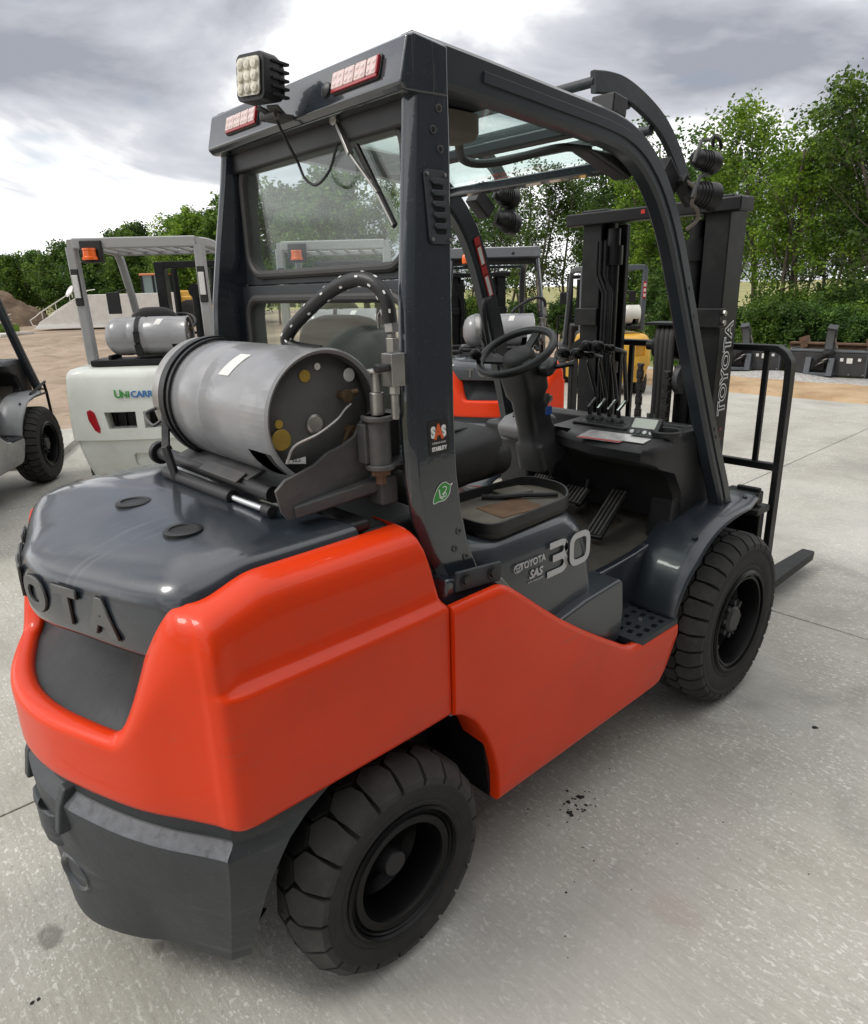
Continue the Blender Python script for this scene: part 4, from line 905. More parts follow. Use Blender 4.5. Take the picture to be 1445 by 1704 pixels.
# hinge on the pillar
mb = MB()
hx, hy = .105, -.455
mb.box((.155, hy+.01, 1.372), (.15, .06, .012), Euler((0, 0, R(8)))); mb.cyl((hx, hy, 1.366), (hx, hy, 1.378), .035, n=20); mb.box((.16, hy+.01, 1.262), (.15, .05, .012)); mb.cyl((hx, hy, 1.256), (hx, hy, 1.268), .034, n=20)
mb.cyl((hx, hy, 1.265), (hx, hy, 1.372), .026, n=18); mb.box((hx-.01, hy+.02, 1.315), (.05, .03, .09)); hinge = mb.build('cradle_hinge', BRKT, fk, bevel=.003)
mb = MB(); mb.cyl((hx, hy, 1.378), (hx, hy, 1.428), .016, n=14); mb.cyl((hx, hy, 1.428), (hx, hy, 1.470), .011, n=12); mb.cyl((hx, hy, 1.470), (hx, hy, 1.478), .021, n=18); mb.build('hinge_pin', STEEL, hinge, bevel=.002)
mb = MB(); mb.cyl((hx, hy, 1.256), (hx, hy, 1.243), .024, n=6); mb.cyl((hx, hy, 1.243), (hx, hy, 1.222), .013, n=6); mb.build('hinge_nut', RUST, hinge)
mb = MB(); mb.tube(crom([(-.11, -.415, 1.30), (-.09, -.418, 1.335), (-.03, -.418, 1.352), (.02, -.418, 1.375), (.045, -.418, 1.395), (.06, -.42, 1.405)], 6), .003, 6); mb.build('release_wire', STEEL, hinge)
mb = MB(); mb.tube(crom([(.175, -.46, 1.25), (.178, -.462, 1.20), (.19, -.466, 1.18), (.21, -.466, 1.20)], 6), .008, 8); mb.build('pipe_elbow', STEEL, hinge)
# gas spring along the cradle
mb = MB(); mb.cyl((-.13, .20, 1.180), (-.118, -.16, 1.178), .0175, n=18); gs = mb.build('gas_spring', BLACKP, fk, bevel=.003)
mb = MB(); mb.cyl((-.118, -.16, 1.178), (-.112, -.30, 1.177), .009, n=14); mb.build('spring_rod', CHROME, gs)
mb = MB(); mb.cyl((-.112, -.30, 1.177), (-.111, -.335, 1.177), .014, n=14); mb.build('spring_end', BLACKP, gs, bevel=.003)
# fuel hose with fittings
hose_pts = crom([(.075, -.415, 1.415), (.02, -.38, 1.47), (-.055, -.235, 1.535), (-.01, -.225, 1.60), (.055, -.275, 1.665), (.125, -.345, 1.705), (.175, -.395, 1.70), (.195, -.425, 1.645), (.20, -.435, 1.575)], 8)
hose_pts = crom([(.11, -.24, 1.505), (.075, -.19, 1.515), (.065, -.165, 1.53), (.07, -.185, 1.56), (.08, -.255, 1.605), (.09, -.335, 1.645), (.10, -.41, 1.664), (.11, -.46, 1.655), (.118, -.487, 1.622), (.122, -.492, 1.575)], 8)
mb = MB(); mb.tube(hose_pts, .0155, 12); hose = mb.build('fuel_hose', BLACKP, fk)
for k in range(8, len(hose_pts)-2, 6):
    p, t = hose_pts[k], (hose_pts[k+1]-hose_pts[k-1]).normalized(); s_ = t.cross(Vector((0, 0, 1))).normalized(); n_ = s_.cross(t)
    for g in (20, 110, 200, 290):
        d = (s_*math.cos(R(g+k*9))+n_*math.sin(R(g+k*9))); q = MB(); q.bar(p+d*.0163-t*.004, p+d*.0163+t*.004, .004, .0015, d); q.build('hose_mark', WHITE, hose)
fx, fy = .125, -.492
mb = MB(); mb.cyl((fx, fy+.005, 1.595), (fx, fy, 1.555), .017, n=6); mb.cyl((fx, fy, 1.553), (fx, fy, 1.545), .010, n=12); mb.cyl((fx, fy, 1.545), (fx, fy, 1.515), .015, n=6); mb.box((fx, fy, 1.478), (.036, .036, .070)); mb.cyl((fx, fy, 1.443), (fx, fy, 1.425), .013, n=6); mb.cyl((fx, fy, 1.425), (fx, fy, 1.37), .009, n=10); fit = mb.build('hose_fitting', STEEL, fk, bevel=.002)
mb = MB(); mb.cyl((fx-.02, fy-.005, 1.485), (fx-.055, fy-.01, 1.485), .010, n=10); mb.build('relief_valve', BLACKP, fit, bevel=.003)
mb = MB(); mb.tube([(.215, -.335, 1.555), (.215, -.335, 1.585), (.215, -.345, 1.595), (.215, -.352, 1.585)], .004, 6); mb.build('hook', STEEL, fit)

# ------------------------------------------------------------------ operator station
# dashboard: loft of side profiles along y
def dash_sec(y):
    f = sst(-.05, .10, y)      # left part (behind column) is lower
    zt = 1.118; return [(1.47, .79), (1.44, .90), (1.37, 1.0), (1.235, 1.045), (1.205, 1.065), (1.205, 1.095), (1.225, 1.112), (1.30, 1.122), (1.50, 1.13), (1.62, 1.125), (1.66, 1.10), (1.68, .98), (1.69, .79)]
G = []
for y, sc_, sh in ((-.478, .80, .06), (-.470, .95, .02), (-.455, .99, .0), (-.40, 1, 0), (-.25, 1, 0), (-.10, 1, 0), (0, .98, .0)):
    G.append([(1.45+(x-1.45)*sc_+(.02 if y < -.46 else 0)+(.10*max(0, (y+.20))/.2 if x < 1.3 else 0), y, .95+(z-.95)*(sc_ if y < -.46 else 1)) for x, z in dash_sec(y)])
mb = MB(); mb.grid(G, cv=True); mb.f.append(tuple(range(13))); dash = mb.build('dashboard', BLACKP, fk, smooth=45)
mb = MB(); mb.box((1.60, 0, .96), (.06, .86, .34)); mb.box((1.50, .30, 1.05), (.2, .30, .06)); mb.box((1.70, -.20, .88), (.12, .5, .3)); mb.build('front_panel', BLACKP, fk, bevel=.02, seg=3)
mb = MB(); mb.prism([(1.42, .70), (1.45, .90), (1.58, 1.0), (1.70, 1.0), (1.72, .74)], 'y', -.47, -.36); mb.build('dash_side', BLACKP, fk, bevel=.02, seg=3)
mb = MB(); mb.box((1.265, -.270, 1.1215), (.10, .17, .002), Euler((R(0), R(-6), R(6)))); mn = mb.build('instruction_card', PLATEB, fk)
mb = MB(); mb.box((1.222, -.275, 1.1175), (.012, .17, .002), Euler((R(0), R(-6), R(6)))); mb.build('red_card_edge', REDP, mn)
mb = MB(); mb.box((1.275, -.385, 1.1225), (.055, .10, .002), Euler((R(0), R(-6), R(3)))); mb.build('chrome_plate', PLATEB, mn)
Fd = frame((1.37, -.365, 1.152), (.1, -.99, 0), (.72, .07, .69))
mb = MB(); mb.prism(rrect(0, 0, .115, .085, .014), 'z', -.022, 0); mb.v = [tuple(Fd @ Vector(v)) for v in mb.v]; disp = mb.build('display', BLACKP, fk, bevel=.005, seg=3)
mb = MB(); mb.prism(rrect(-.002, .012, .088, .042, .003), 'z', .0002, .0012); mb.v = [tuple(Fd @ Vector(v)) for v in mb.v]; mb.build('screen', LCD, disp)
for k in range(4):
    mb = MB(); mb.lathe([(.008, 0), (.008, .003), (.006, .004), (0, .004)], Fd @ Vector((-.036+k*.024, -.027, 0)), Fd.to_3x3() @ Vector((0, 0, 1)), 14); mb.build('button', SILVER if k != 1 else BRKT, disp)
mb = MB(); mb.lathe([(.055, -.002), (.056, .014), (.052, .018), (.045, .016), (.042, .004), (.040, -.03), (0, -.03)], (1.395, -.437, 1.128), (0, 0, 1), 32); mb.build('cup_holder', BLACKP, fk, smooth=40)
# levers
LEVB = mat('lever_gloss_black', (.012, .012, .012), .22, coat=.3)
for k, (by, ky, kz, ty, tz) in enumerate(((-.099, -.009, 1.395, -.081, 1.372), (-.141, -.073, 1.395, -.135, 1.380), (-.187, -.115, 1.424, -.186, 1.400), (-.229, -.160, 1.425, -.237, 1.402))):
    mb = MB(); mb.tube([(1.425, by, 1.12), (1.415, by+.003, 1.19), (1.44, by-.012, 1.225), (1.425, ty+.004, tz-.02), (1.422, ty, tz), (1.41, ty+.012, tz+.006), (1.365, ky-.005, kz)], .0082, 8); lv = mb.build('lever', LEVB, fk)
    mb = MB(); cushion(mb, (1.358, ky, kz), (.044, .052, .040), 0, Euler((0, R(10), R(-25))), pw=2.5); cushion(mb, (1.385, ky-.028, kz-.006), (.03, .06, .026), 0, Euler((0, 0, R(-15))), pw=3); mb.build('knob', BLACKG, lv, smooth=60)
    mb = MB(); mb.lathe([(.030, 0), (.029, .010), (.020, .014), (.018, .026), (.008, .034)], (1.42, by, 1.128), (0, 0, 1), 22); mb.build('boot', BLACKP, lv, smooth=50)
mb = MB(); mb.box((1.42, -.165, 1.128), (.09, .24, .018)); mb.build('lever_base', BLACKP, dash, bevel=.008, seg=3)
# steering column, wheel
sc0 = Vector((1.125, .028, 1.415)); sn = Vector((-.50, -.0, .866)).normalized(); sxv = Vector((0, 1, 0)); syv = sn.cross(sxv)
RW = .140
mb = MB(); mb.tube([sc0+(sxv*math.cos(2*math.pi*k/40)+syv*math.sin(2*math.pi*k/40))*RW for k in range(40)], .0145, 12, True); sw = mb.build('steering_wheel', BLACKP, fk)
mb = MB(); mb.lathe([(.062, -.035), (.062, -.012), (.055, .006), (.035, .016), (0, .020)], sc0-sn*.015, sn, 28); mb.build('horn_pad', FABRIC, sw, smooth=50)
for g in (25, 155, 270):
    d = sxv*math.cos(R(g))+syv*math.sin(R(g)); mb = MB(); mb.bar(sc0-sn*.03+d*.04, sc0-sn*.004+d*RW, .036, .012, sn); mb.build('spoke', BLACKP, sw, bevel=.004)
kp = sc0+(syv*-.62+sxv*.70).normalized()*RW
dl_ = -rt-sn*(-rt).dot(sn); kp = sc0+dl_.normalized()*RW
mb = MB(); mb.cyl(kp, kp+sn*.035, .009, n=10); cushion(mb, kp+sn*.048, (.046, .046, .042), 0, pw=2); mb.build('spinner_knob', BLACKG, sw, smooth=60)
# column shroud
cb = Vector((1.30, .035, .98)); ax_ = (cb-(sc0-sn*.04)).normalized()
G = []; lx = Vector((0, 1, 0)); ly = ax_.cross(lx).normalized()
for t, a, b in ((0, .050, .045), (.0, .068, .055), (.12, .076, .062), (.28, .072, .060), (.34, .056, .055), (.60, .052, .062), (.74, .056, .07), (.76, .066, .078), (1.0, .070, .085)):
    c_ = (sc0-sn*.045).lerp(cb, t); G.append([c_+lx*u+ly*v for u, v in rrect(0, 0, 2*a, 2*b, .03, 5)])
mb = MB(); mb.grid(G, cv=True); n = len(G[0]); mb.f.append(tuple(range(n))); colm = mb.build('steering_column', mat('grey_plastic_dark', (.030, .030, .031), .42, var=.15, vscale=8, rvar=.1, dirt=(.08, .075, .07), dirt_amt=.3, dscale=6), fk, smooth=50)
mb = MB(); cushion(mb, sc0+Vector((.07, -.09, -.055)), (.10, .06, .05), 0, Euler((0, R(-20), R(20))), pw=3); mb.build('direction_switch', BLACKP, colm, smooth=60)
mb = MB(); mb.tube([sc0+Vector((.08, -.09, -.06)), sc0+Vector((.10, -.16, -.045)), sc0+Vector((.105, -.185, -.04))], [.008, .009, .014], 8); mb.build('direction_lever', BLACKP, colm)
mb = MB(); mb.tube([sc0+Vector((.06, .09, -.05)), sc0+Vector((.075, .17, -.03))], [.008, .013], 8); mb.build('turn_lever', BLACKP, colm)
ks = (sc0-sn*.045).lerp(cb, .36)+Vector((-.0, -.083, .01))
mb = MB(); mb.lathe([(.020, 0), (.020, .006), (.010, .008), (0, .008)], ks, (0, -1, 0), 18); mb.build('ignition_switch', BRKT, colm)
mb = MB(); mb.box(ks+Vector((0, -.018, .004)), (.004, .022, .02)); mb.tube([ks+Vector((.0, -.02, -.006)), ks+Vector((-.004, -.022, -.022))], .002, 6); key = mb.build('key', STEEL, colm)
mb = MB(); mb.prism(rrect(0, 0, .032, .032, .006), 'y', -.003, .003); mb.v = [tuple(Vector(v)+ks+Vector((-.006, -.018, -.042))) for v in mb.v]; mb.build('key_tag', BLUEP, key, bevel=.001)
# parking-brake pod left of the column
mb = MB(); P = [(.0, .0), (.05, .035), (.15, .05), (.21, .03), (.20, -.06), (.10, -.075), (.02, -.05)]
mb.prism([(1.25+x, 1.10+z) for x, z in P], 'y', .085, .25); pod = mb.build('parking_brake_pod', mat('light_grey_plastic', (.16, .16, .165), .45, var=.1, vscale=8), fk, bevel=.022, seg=4)
mb = MB(); mb.tube([(1.265, .14, 1.142), (1.29, .13, 1.150), (1.31, .16, 1.153), (1.285, .18, 1.148), (1.265, .16, 1.143)], .004, 6); mb.build('pod_ring', BLACKP, pod)
mb = MB(); mb.bar((1.255, .078, 1.075), (1.27, .078, 1.035), .018, .018); mb.box((1.282, .078, 1.055), (.03, .016, .014)); mb.build('brake_release', REDP, pod, bevel=.003)
mb = MB(); mb.prism([(1.31, 1.04), (1.46, 1.04), (1.50, .74), (1.36, .74)], 'y', .14, .30); mb.build('pod_leg', mat('grey_plastic_dark', (0, 0, 0)), fk, bevel=.012)
mb = MB(); mb.bar((1.30, .20, .83), (1.29, .20, .76), .06, .012); mb.build('parking_pedal', BLACKP, fk, bevel=.004)
# pedals
def pedal(a, b, wd, th, ribs, name):
    a, b = Vector(a), Vector(b); mb = MB(); side = Vector((0, 1, 0)); mb.bar(a, b, wd, th, (-.6, 0, .8)); o = mb.build(name, BLACKP, fk, bevel=.006)
    t = (b-a).normalized(); nn = t.cross(side).normalized(); nn = nn if nn.z > 0 else -nn; s2 = nn.cross(t)
    for k in range(ribs):
        off = (k-(ribs-1)/2)*wd*.9/ribs; q = MB(); q.bar(a.lerp(b, .04)+s2*off+nn*(th/2+.002), a.lerp(b, .96)+s2*off+nn*(th/2+.002), wd*.45/ribs, .006, nn); q.build('tread_rib', mat('worn_pedal_rubber', (.06, .056, .05), .65, var=.3, vscale=20), o, bevel=.001)
    return o
pedal((1.225, -.265, .742), (1.44, -.245, .875), .075, .018, 4, 'accelerator_pedal')
q = MB(); q.bar((1.42, -.245, .86), (1.50, -.245, .80), .014, .014); q.build('pedal_arm', BLACKM, fk)
for nm, x, y, z, wd in (('brake_pedal', 1.33, -.10, .845, .115), ('inching_pedal', 1.35, .085, .855, .10)):
    pedal((x-.03, y, z-.015), (x+.035, y, z+.03), wd, .016, 6, nm)
    q = MB(); q.tube(crom([(x+.02, y, z), (x+.03, y, z-.04), (x+.09, y+.01, z-.02), (x+.15, y+.02, z+.12), (x+.17, y+.02, z+.2)], 5), .010, 8); q.build('pedal_arm', BLACKM, fk)
mb = MB(); mb.prism([(1.10, .71), (1.16, .76), (1.40, .79), (1.40, .71)], 'y', .02, .24); mb.build('footrest', MATF, fk, bevel=.01)

# ------------------------------------------------------------------ mast, carriage, forks
MX = .145; HWm = .338
for sg in (1, -1):
    y0, y1, y2 = HWm*sg, (HWm-.028)*sg, (HWm-.10)*sg
    mb = MB(); mb.prism([(1.785+MX, -y0), (1.930+MX, -y0), (1.930+MX, -y2), (1.900+MX, -y2), (1.900+MX, -y1), (1.815+MX, -y1), (1.815+MX, -y2), (1.785+MX, -y2)], 'z', .10, 1.915); ml_ = mb.build('mast_rail', BLACKM, fk, bevel=.006)
    if sg == 1: ml = ml_
    y0, y1, y2 = (HWm-.035)*sg, (HWm-.06)*sg, (HWm-.135)*sg
    mb = MB(); mb.prism([(1.83+MX, -y0), (1.96+MX, -y0), (1.96+MX, -y2), (1.93+MX, -y2), (1.93+MX, -y1), (1.86+MX, -y1), (1.86+MX, -y2), (1.83+MX, -y2)], 'z', .12, 1.895); mb.build('inner_mast_rail', BLACKM, fk, bevel=.005)
    yc = (HWm-.145)*sg; xc = 1.815+MX
    mb = MB(); mb.cyl((xc, -yc, .15), (xc, -yc, 1.28), .040, n=20); mb.cyl((xc, -yc, 1.28), (xc, -yc, 1.87), .028, n=18); mb.cyl((xc, -yc, 1.25), (xc, -yc, 1.30), .046, n=20); mb.cyl((xc, -yc, 1.72), (xc, -yc, 1.80), .042, n=20); mb.build('lift_cylinder', BLACKM, fk, smooth=40)
    mb = MB(); mb.box((1.78+MX, -(HWm-.05)*sg, 1.50), (.05, .12, .075)); mt = mb.build('mast_bracket', BLACKM, fk, bevel=.004)
    for dz in (-.018, .018):
        q = MB(); q.cyl((1.785+MX, -(HWm+.002)*sg, 1.50+dz), (1.785+MX, -(HWm+.02)*sg, 1.50+dz), .012, n=6); q.build('bolt', STEEL, mt)
mb = MB(); mb.box((1.79+MX, .012, 1.915), (.07, .80, .050)); top_b = mb.build('mast_top_beam', BLACKM, fk, bevel=.006)
for sg in (1, -1): mb = MB(); mb.box((1.872+MX, sg*(HWm-.055), 1.925), (.18, .125, .055)); mb.build('mast_cap', BLACKM, top_b, bevel=.006)
mb = MB(); mb.box((1.754+MX, .02, 1.920), (.002, .018, .016)); mb.build('warning_mark', REDP, top_b); mb = MB(); mb.box((1.754+MX, -.02, 1.920), (.002, .024, .014)); mb.build('warning_mark', mat('dim_print', (.16, .12, .12), .6), top_b)
for z in (.42, .95): mb = MB(); mb.box((1.82+MX, 0, z), (.05, .60, .10)); mb.build('mast_tie_beam', BLACKM, fk, bevel=.006)
# lettering outlined on the right rail, reading upwards
def outline_text(word, size, F, material, parent, wd=.0042):
    cu = bpy.data.curves.new('t', 'FONT'); cu.body = word; cu.size = size; cu.align_x = 'LEFT'; cu.align_y = 'CENTER'; cu.offset = .003; cu.fill_mode = 'NONE'; cu.bevel_depth = wd*.75; cu.bevel_resolution = 0; cu.resolution_u = 4; cu.space_character = 1.05
    to = bpy.data.objects.new('t', cu); COL.objects.link(to); bpy.context.view_layer.update()
    me = bpy.data.meshes.new_from_object(to.evaluated_get(bpy.context.evaluated_depsgraph_get())); bpy.data.objects.remove(to)
    me.materials.clear(); me.materials.append(material); me.transform(F @ Matrix.Diagonal((1, .95, .25, 1))); o = bpy.data.objects.new('mast_lettering', me); COL.objects.link(o); o.parent = parent; return o
outline_text('TOYOTA', .088, frame((1.868+MX, -HWm-.0012, 1.105), (0, 0, 1), (-1, 0, 0)), WHITE, ml)
# worn red-and-white decal under the lettering
for k in range(6):
    q = MB(); q.box((1.850+MX+.03*(k % 2), -HWm-.0007, .93+.022*k), (.024, .001, .012)); q.build('worn_decal', mat('faded_decal', (.16, .05, .045), .6, var=.5, vscale=60), ml)
# hoses on the left rail, pulley, chains and hose bundle in the middle
for k, (y, x) in enumerate(((.215, 1.90), (.195, 1.897), (.175, 1.902))):
    q = MB(); q.tube([(x, y+.02, 1.82), (x, y+.02, 1.68), (x, y-.02, 1.60), (x, y-.02, 1.1), (x, y-.02, .5)], .008, 8); q.build('mast_pipe', BLACKM, fk)
for k in range(4):
    y = -.160+k*.021; q = MB()
    q.tube(crom([(2.02, y+.05, 1.40), (1.99, y+.045, 1.445), (1.95, y+.03, 1.46), (1.905, y+.01, 1.44), (1.885, y, 1.38), (1.883, y-.005, 1.20), (1.89, y, 1.02), (1.91, y, .85)], 6), .013, 10); q.build('hydraulic_hose', mat('hose_rubber', (.030, .028, .026), .7, var=.2, vscale=20), fk)
mb = MB(); mb.cyl((1.97, -.17, 1.38), (1.97, -.05, 1.38), .058, n=28); mb.cyl((1.97, -.21, 1.38), (1.97, -.0, 1.38), .02, n=12); mb.box((1.96, -.205, 1.36), (.11, .02, .19)); mb.box((1.95, -.12, 1.475), (.12, .19, .012)); mb.build('hose_pulley', BLACKM, fk, bevel=.002)
mb = MB(); mb.cyl((1.92, -.212, 1.25), (1.92, -.185, 1.25), .062, n=28); mb.cyl((1.92, -.217, 1.25), (1.92, -.18, 1.25), .026, n=16); mb.build('chain_sheave', BRKT, fk, bevel=.003)
def chain(y, zs, x):
    mb = MB()
    for i, z in enumerate(zs): mb.box((x, y, z), (.020, .026 if i % 2 else .018, .026)); mb.cyl((x, y-.016, z+.014), (x, y+.016, z+.014), .006, n=8)
    return mb.build('lift_chain', mat('greasy_chain', (.020, .018, .016), .55, var=.3, vscale=30), fk, bevel=.002)
chain(-.030, [.62+.028*k for k in range(25)], 1.875); chain(-.170, [.60+.028*k for k in range(25)], 1.855)
for y in (-.06, -.03):
    q = MB(); q.cyl((1.885, y-.05, 1.10), (1.89, y-.05, 1.02), .012, n=6); q.build('hose_fitting', STEEL, fk)
# tilt cylinder stubs, carriage
mb = MB(); mb.box((2.09, 0, .30), (.045, .92, .11)); mb.box((2.09, 0, .62), (.045, .92, .09)); mb.box((2.07, -.20, .46), (.04, .06, .36)); mb.box((2.07, .20, .46), (.04, .06, .36)); mb.build('carriage', BLACKM, fk, bevel=.006)
# load backrest
bx0 = 2.165
fr = crom([(bx0, -.540, .45), (bx0, -.540, .90), (bx0, -.538, 1.27), (bx0, -.525, 1.335), (bx0, -.490, 1.366), (bx0, -.43, 1.372), (bx0, 0, 1.372), (bx0, .43, 1.372), (bx0, .490, 1.366), (bx0, .525, 1.335), (bx0, .538, 1.27), (bx0, .540, .90), (bx0, .540, .45)], 5)
mb = MB(); mb.rail(fr, .05, .026, .2, (1, 0, 0)); brst = mb.build('load_backrest', BLACKM, fk, smooth=40)
mb = MB(); mb.box((bx0, 0, .878), (.03, 1.06, .032)); mb.build('backrest_bar', BLACKM, brst, bevel=.004)
for y in (-.44, -.2, .2, .44):
    mb = MB(); mb.box((bx0+.002, y, 1.118), (.022, .022, .48)); mb.build('backrest_bar', BLACKM, brst, bevel=.003)
mb = MB(); mb.box((2.05, -.46, .765), (.06, .14, .055)); mb.box((2.05, -.45, .715), (.12, .20, .03)); mb.box((2.045, -.48, .80), (.02, .10, .02)); mb.box((2.09, -.48, .60), (.05, .10, .20)); mb.build('side_shifter', BLACKM, fk, bevel=.006)
mb = MB(); mb.box((2.015, -.46, .77), (.012, .10, .012)); mb.build('shifter_rib', BRKT, fk)
# forks
for y in (-.325, .325):
    P = [(2.11, .62), (2.155, .62), (2.158, .16), (2.18, .128), (2.30, .122), (3.36, .112), (3.385, .094), (3.30, .078), (2.25, .072), (2.15, .078), (2.11, .11)]
    mb = MB(); mb.prism(P, 'y', y-.068, y+.068)
    mb.v = [(x, y+(v-y)*(1 if x < 3.25 else 1-.55*(x-3.25)/.125), z) for x, v, z in mb.v]
    mb.build('fork', BLACKM, fk, bevel=.006)
# ------------------------------------------------------------------ ground, concrete pad
STREAK = 0
def ground_mat(name, stops, scale, det=8, bump=0.3, bscale=20.0, rough=0.95, speck=None, broom=0.0, stains=False, stretch=(1, 1, 1)):
    M = bpy.data.materials.new(name); M.use_nodes = True; t = M.node_tree; L = t.links.new; b = t.nodes['Principled BSDF']
    b.inputs['Roughness'].default_value = rough; b.inputs['Specular IOR Level'].default_value = .3
    g = t.nodes.new('ShaderNodeNewGeometry'); mp = t.nodes.new('ShaderNodeMapping'); mp.inputs['Scale'].default_value = stretch; L(g.outputs['Position'], mp.inputs[0])
    def nz(scale, det=6, rg=.6, src=mp.outputs[0], dist=0):
        n = t.nodes.new('ShaderNodeTexNoise'); n.inputs['Scale'].default_value = scale; n.inputs['Detail'].default_value = det; n.inputs['Roughness'].default_value = rg; n.inputs['Distortion'].default_value = dist; L(src, n.inputs['Vector']); return n.outputs['Fac']
    def rp(f, st):
        r = t.nodes.new('ShaderNodeValToRGB'); cr = r.color_ramp
        while len(cr.elements) < len(st): cr.elements.new(.5)
        for e, (p, c_) in zip(cr.elements, st): e.position = p; e.color = (*c_, 1) if isinstance(c_, tuple) else (c_, c_, c_, 1)
        L(f, r.inputs[0]); return r.outputs[0]
    def mix(f, a, b_, mode='MIX'):
        m_ = t.nodes.new('ShaderNodeMixRGB'); m_.blend_type = mode
        for i, v in enumerate((f, a, b_)):
            if isinstance(v, (int, float)): m_.inputs[i].default_value = v
            elif isinstance(v, tuple): m_.inputs[i].default_value = (*v, 1)
            else: L(v, m_.inputs[i])
        return m_.outputs[0]
    col = rp(nz(scale, det), stops); hgt = nz(bscale, 6, .65)
    if broom:
        mp2 = t.nodes.new('ShaderNodeMapping'); mp2.inputs['Rotation'].default_value = (0, 0, R(STREAK)); mp2.inputs['Scale'].default_value = (80, 4, 1); L(g.outputs['Position'], mp2.inputs[0])
        br = nz(1.0, 3, .6, mp2.outputs[0]); col = mix(broom, col, rp(br, [(.3, (.25, .245, .235)), (.7, (.60, .59, .57))]), 'MIX')
    if speck:
        mp3 = t.nodes.new('ShaderNodeMapping'); mp3.inputs['Rotation'].default_value = (0, 0, R(STREAK)); mp3.inputs['Scale'].default_value = (1, .5, 1); L(g.outputs['Position'], mp3.inputs[0])
        patch = rp(nz(1.7, 4, .6), [(.40, .25), (.58, 1.)])
        for sc_, th, c_, am in speck:
            f_ = rp(nz(sc_, 2, .6, mp3.outputs[0] if broom else mp.outputs[0]), [(th, 0.), (th+.05, am)])
            col = mix(mix(1.0, f_, patch, 'MULTIPLY') if broom else f_, col, c_)
    if stains:
        col = mix(rp(nz(.9, 7, .65, dist=.6), [(.52, 0.), (.68, .42)]), col, (.20, .195, .185))
        col = mix(rp(nz(.35, 5, .6), [(.50, 0.), (.66, .30)]), col, (.56, .555, .54))
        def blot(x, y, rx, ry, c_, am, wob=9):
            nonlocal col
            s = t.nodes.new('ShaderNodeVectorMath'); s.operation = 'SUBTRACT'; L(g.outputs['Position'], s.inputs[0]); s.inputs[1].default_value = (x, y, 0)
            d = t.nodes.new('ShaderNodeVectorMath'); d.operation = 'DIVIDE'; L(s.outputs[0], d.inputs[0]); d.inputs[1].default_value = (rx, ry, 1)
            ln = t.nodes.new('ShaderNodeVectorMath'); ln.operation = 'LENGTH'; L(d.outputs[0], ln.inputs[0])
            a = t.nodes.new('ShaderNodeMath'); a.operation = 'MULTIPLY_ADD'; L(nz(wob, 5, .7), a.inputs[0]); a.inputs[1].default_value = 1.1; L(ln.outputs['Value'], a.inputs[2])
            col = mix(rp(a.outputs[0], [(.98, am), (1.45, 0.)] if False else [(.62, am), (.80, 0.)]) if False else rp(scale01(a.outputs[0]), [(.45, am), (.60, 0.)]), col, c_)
        def scale01(o):
            m_ = t.nodes.new('ShaderNodeMath'); m_.operation = 'MULTIPLY'; L(o, m_.inputs[0]); m_.inputs[1].default_value = .33; return m_.outputs[0]
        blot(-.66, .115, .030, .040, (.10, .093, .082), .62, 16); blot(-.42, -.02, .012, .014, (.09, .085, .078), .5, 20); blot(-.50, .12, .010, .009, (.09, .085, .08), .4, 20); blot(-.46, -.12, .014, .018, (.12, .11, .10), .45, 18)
        blot(.62, -1.0, .05, .07, (.30, .24, .21), .25, 12); blot(1.45, -.62, .05, .09, (.34, .27, .25), .2, 12)
        # tyre-scrub arcs in front of the forklift
        for cx_, cy_, rad in ((2.55, -.1, 1.0), (2.55, -.1, 1.22), (2.2, -3.0, 1.75), (2.2, -3.0, 1.98)):
            s = t.nodes.new('ShaderNodeVectorMath'); s.operation = 'DISTANCE'; L(g.outputs['Position'], s.inputs[0]); s.inputs[1].default_value = (cx_, cy_, 0)
            ab = t.nodes.new('ShaderNodeMath'); ab.operation = 'SUBTRACT'; L(s.outputs['Value'], ab.inputs[0]); ab.inputs[1].default_value = rad
            aa = t.nodes.new('ShaderNodeMath'); aa.operation = 'ABSOLUTE'; L(ab.outputs[0], aa.inputs[0])
            f1 = rp(aa.outputs[0], [(.03, .28), (.07, 0.)]); f2 = rp(nz(2.5, 5, .7), [(.42, 0.), (.6, 1.)]); col = mix(mix(1.0, f1, f2, 'MULTIPLY'), col, (.17, .165, .155))
    L(col, b.inputs['Base Color'])
    bn = t.nodes.new('ShaderNodeBump'); bn.inputs['Strength'].default_value = bump; bn.inputs['Distance'].default_value = .02; L(hgt, bn.inputs['Height']); L(bn.outputs[0], b.inputs['Normal'])
    return M
CONC = ground_mat('broomed_concrete', [(.30, (.265, .25, .207)), (.5, (.338, .323, .272)), (.70, (.412, .395, .343))], 1.6, 9, .25, 38.0, .80,
    speck=[(70, .60, (.66, .65, .61), .75), (120, .60, (.60, .59, .555), .7), (34, .64, (.58, .57, .54), .45), (48, .65, (.19, .18, .165), .5), (150, .62, (.19, .185, .17), .55)], broom=.20, stains=True)
JOINT = mat('joint_filler', (.055, .052, .048), .9)
DIRT = ground_mat('sandy_dirt', [(.30, (.17, .125, .09)), (.48, (.29, .22, .16)), (.62, (.36, .285, .215)), (.75, (.23, .175, .13))], .35, 9, .8, 6.0, .95, speck=[(2.0, .56, (.15, .11, .08), .35), (9, .60, (.12, .09, .065), .4), (30, .63, (.5, .42, .32), .4)], stretch=(.35, 1, 1))
FIELD = ground_mat('dry_field', [(.30, (.13, .15, .05)), (.5, (.24, .23, .09)), (.7, (.34, .30, .14))], .06, 8, .5, 3.0, .95)
GRAVEL = ground_mat('grey_gravel', [(.3, (.22, .21, .20)), (.5, (.36, .35, .33)), (.7, (.5, .48, .46))], 22, 6, 1.0, 30.0, .95)
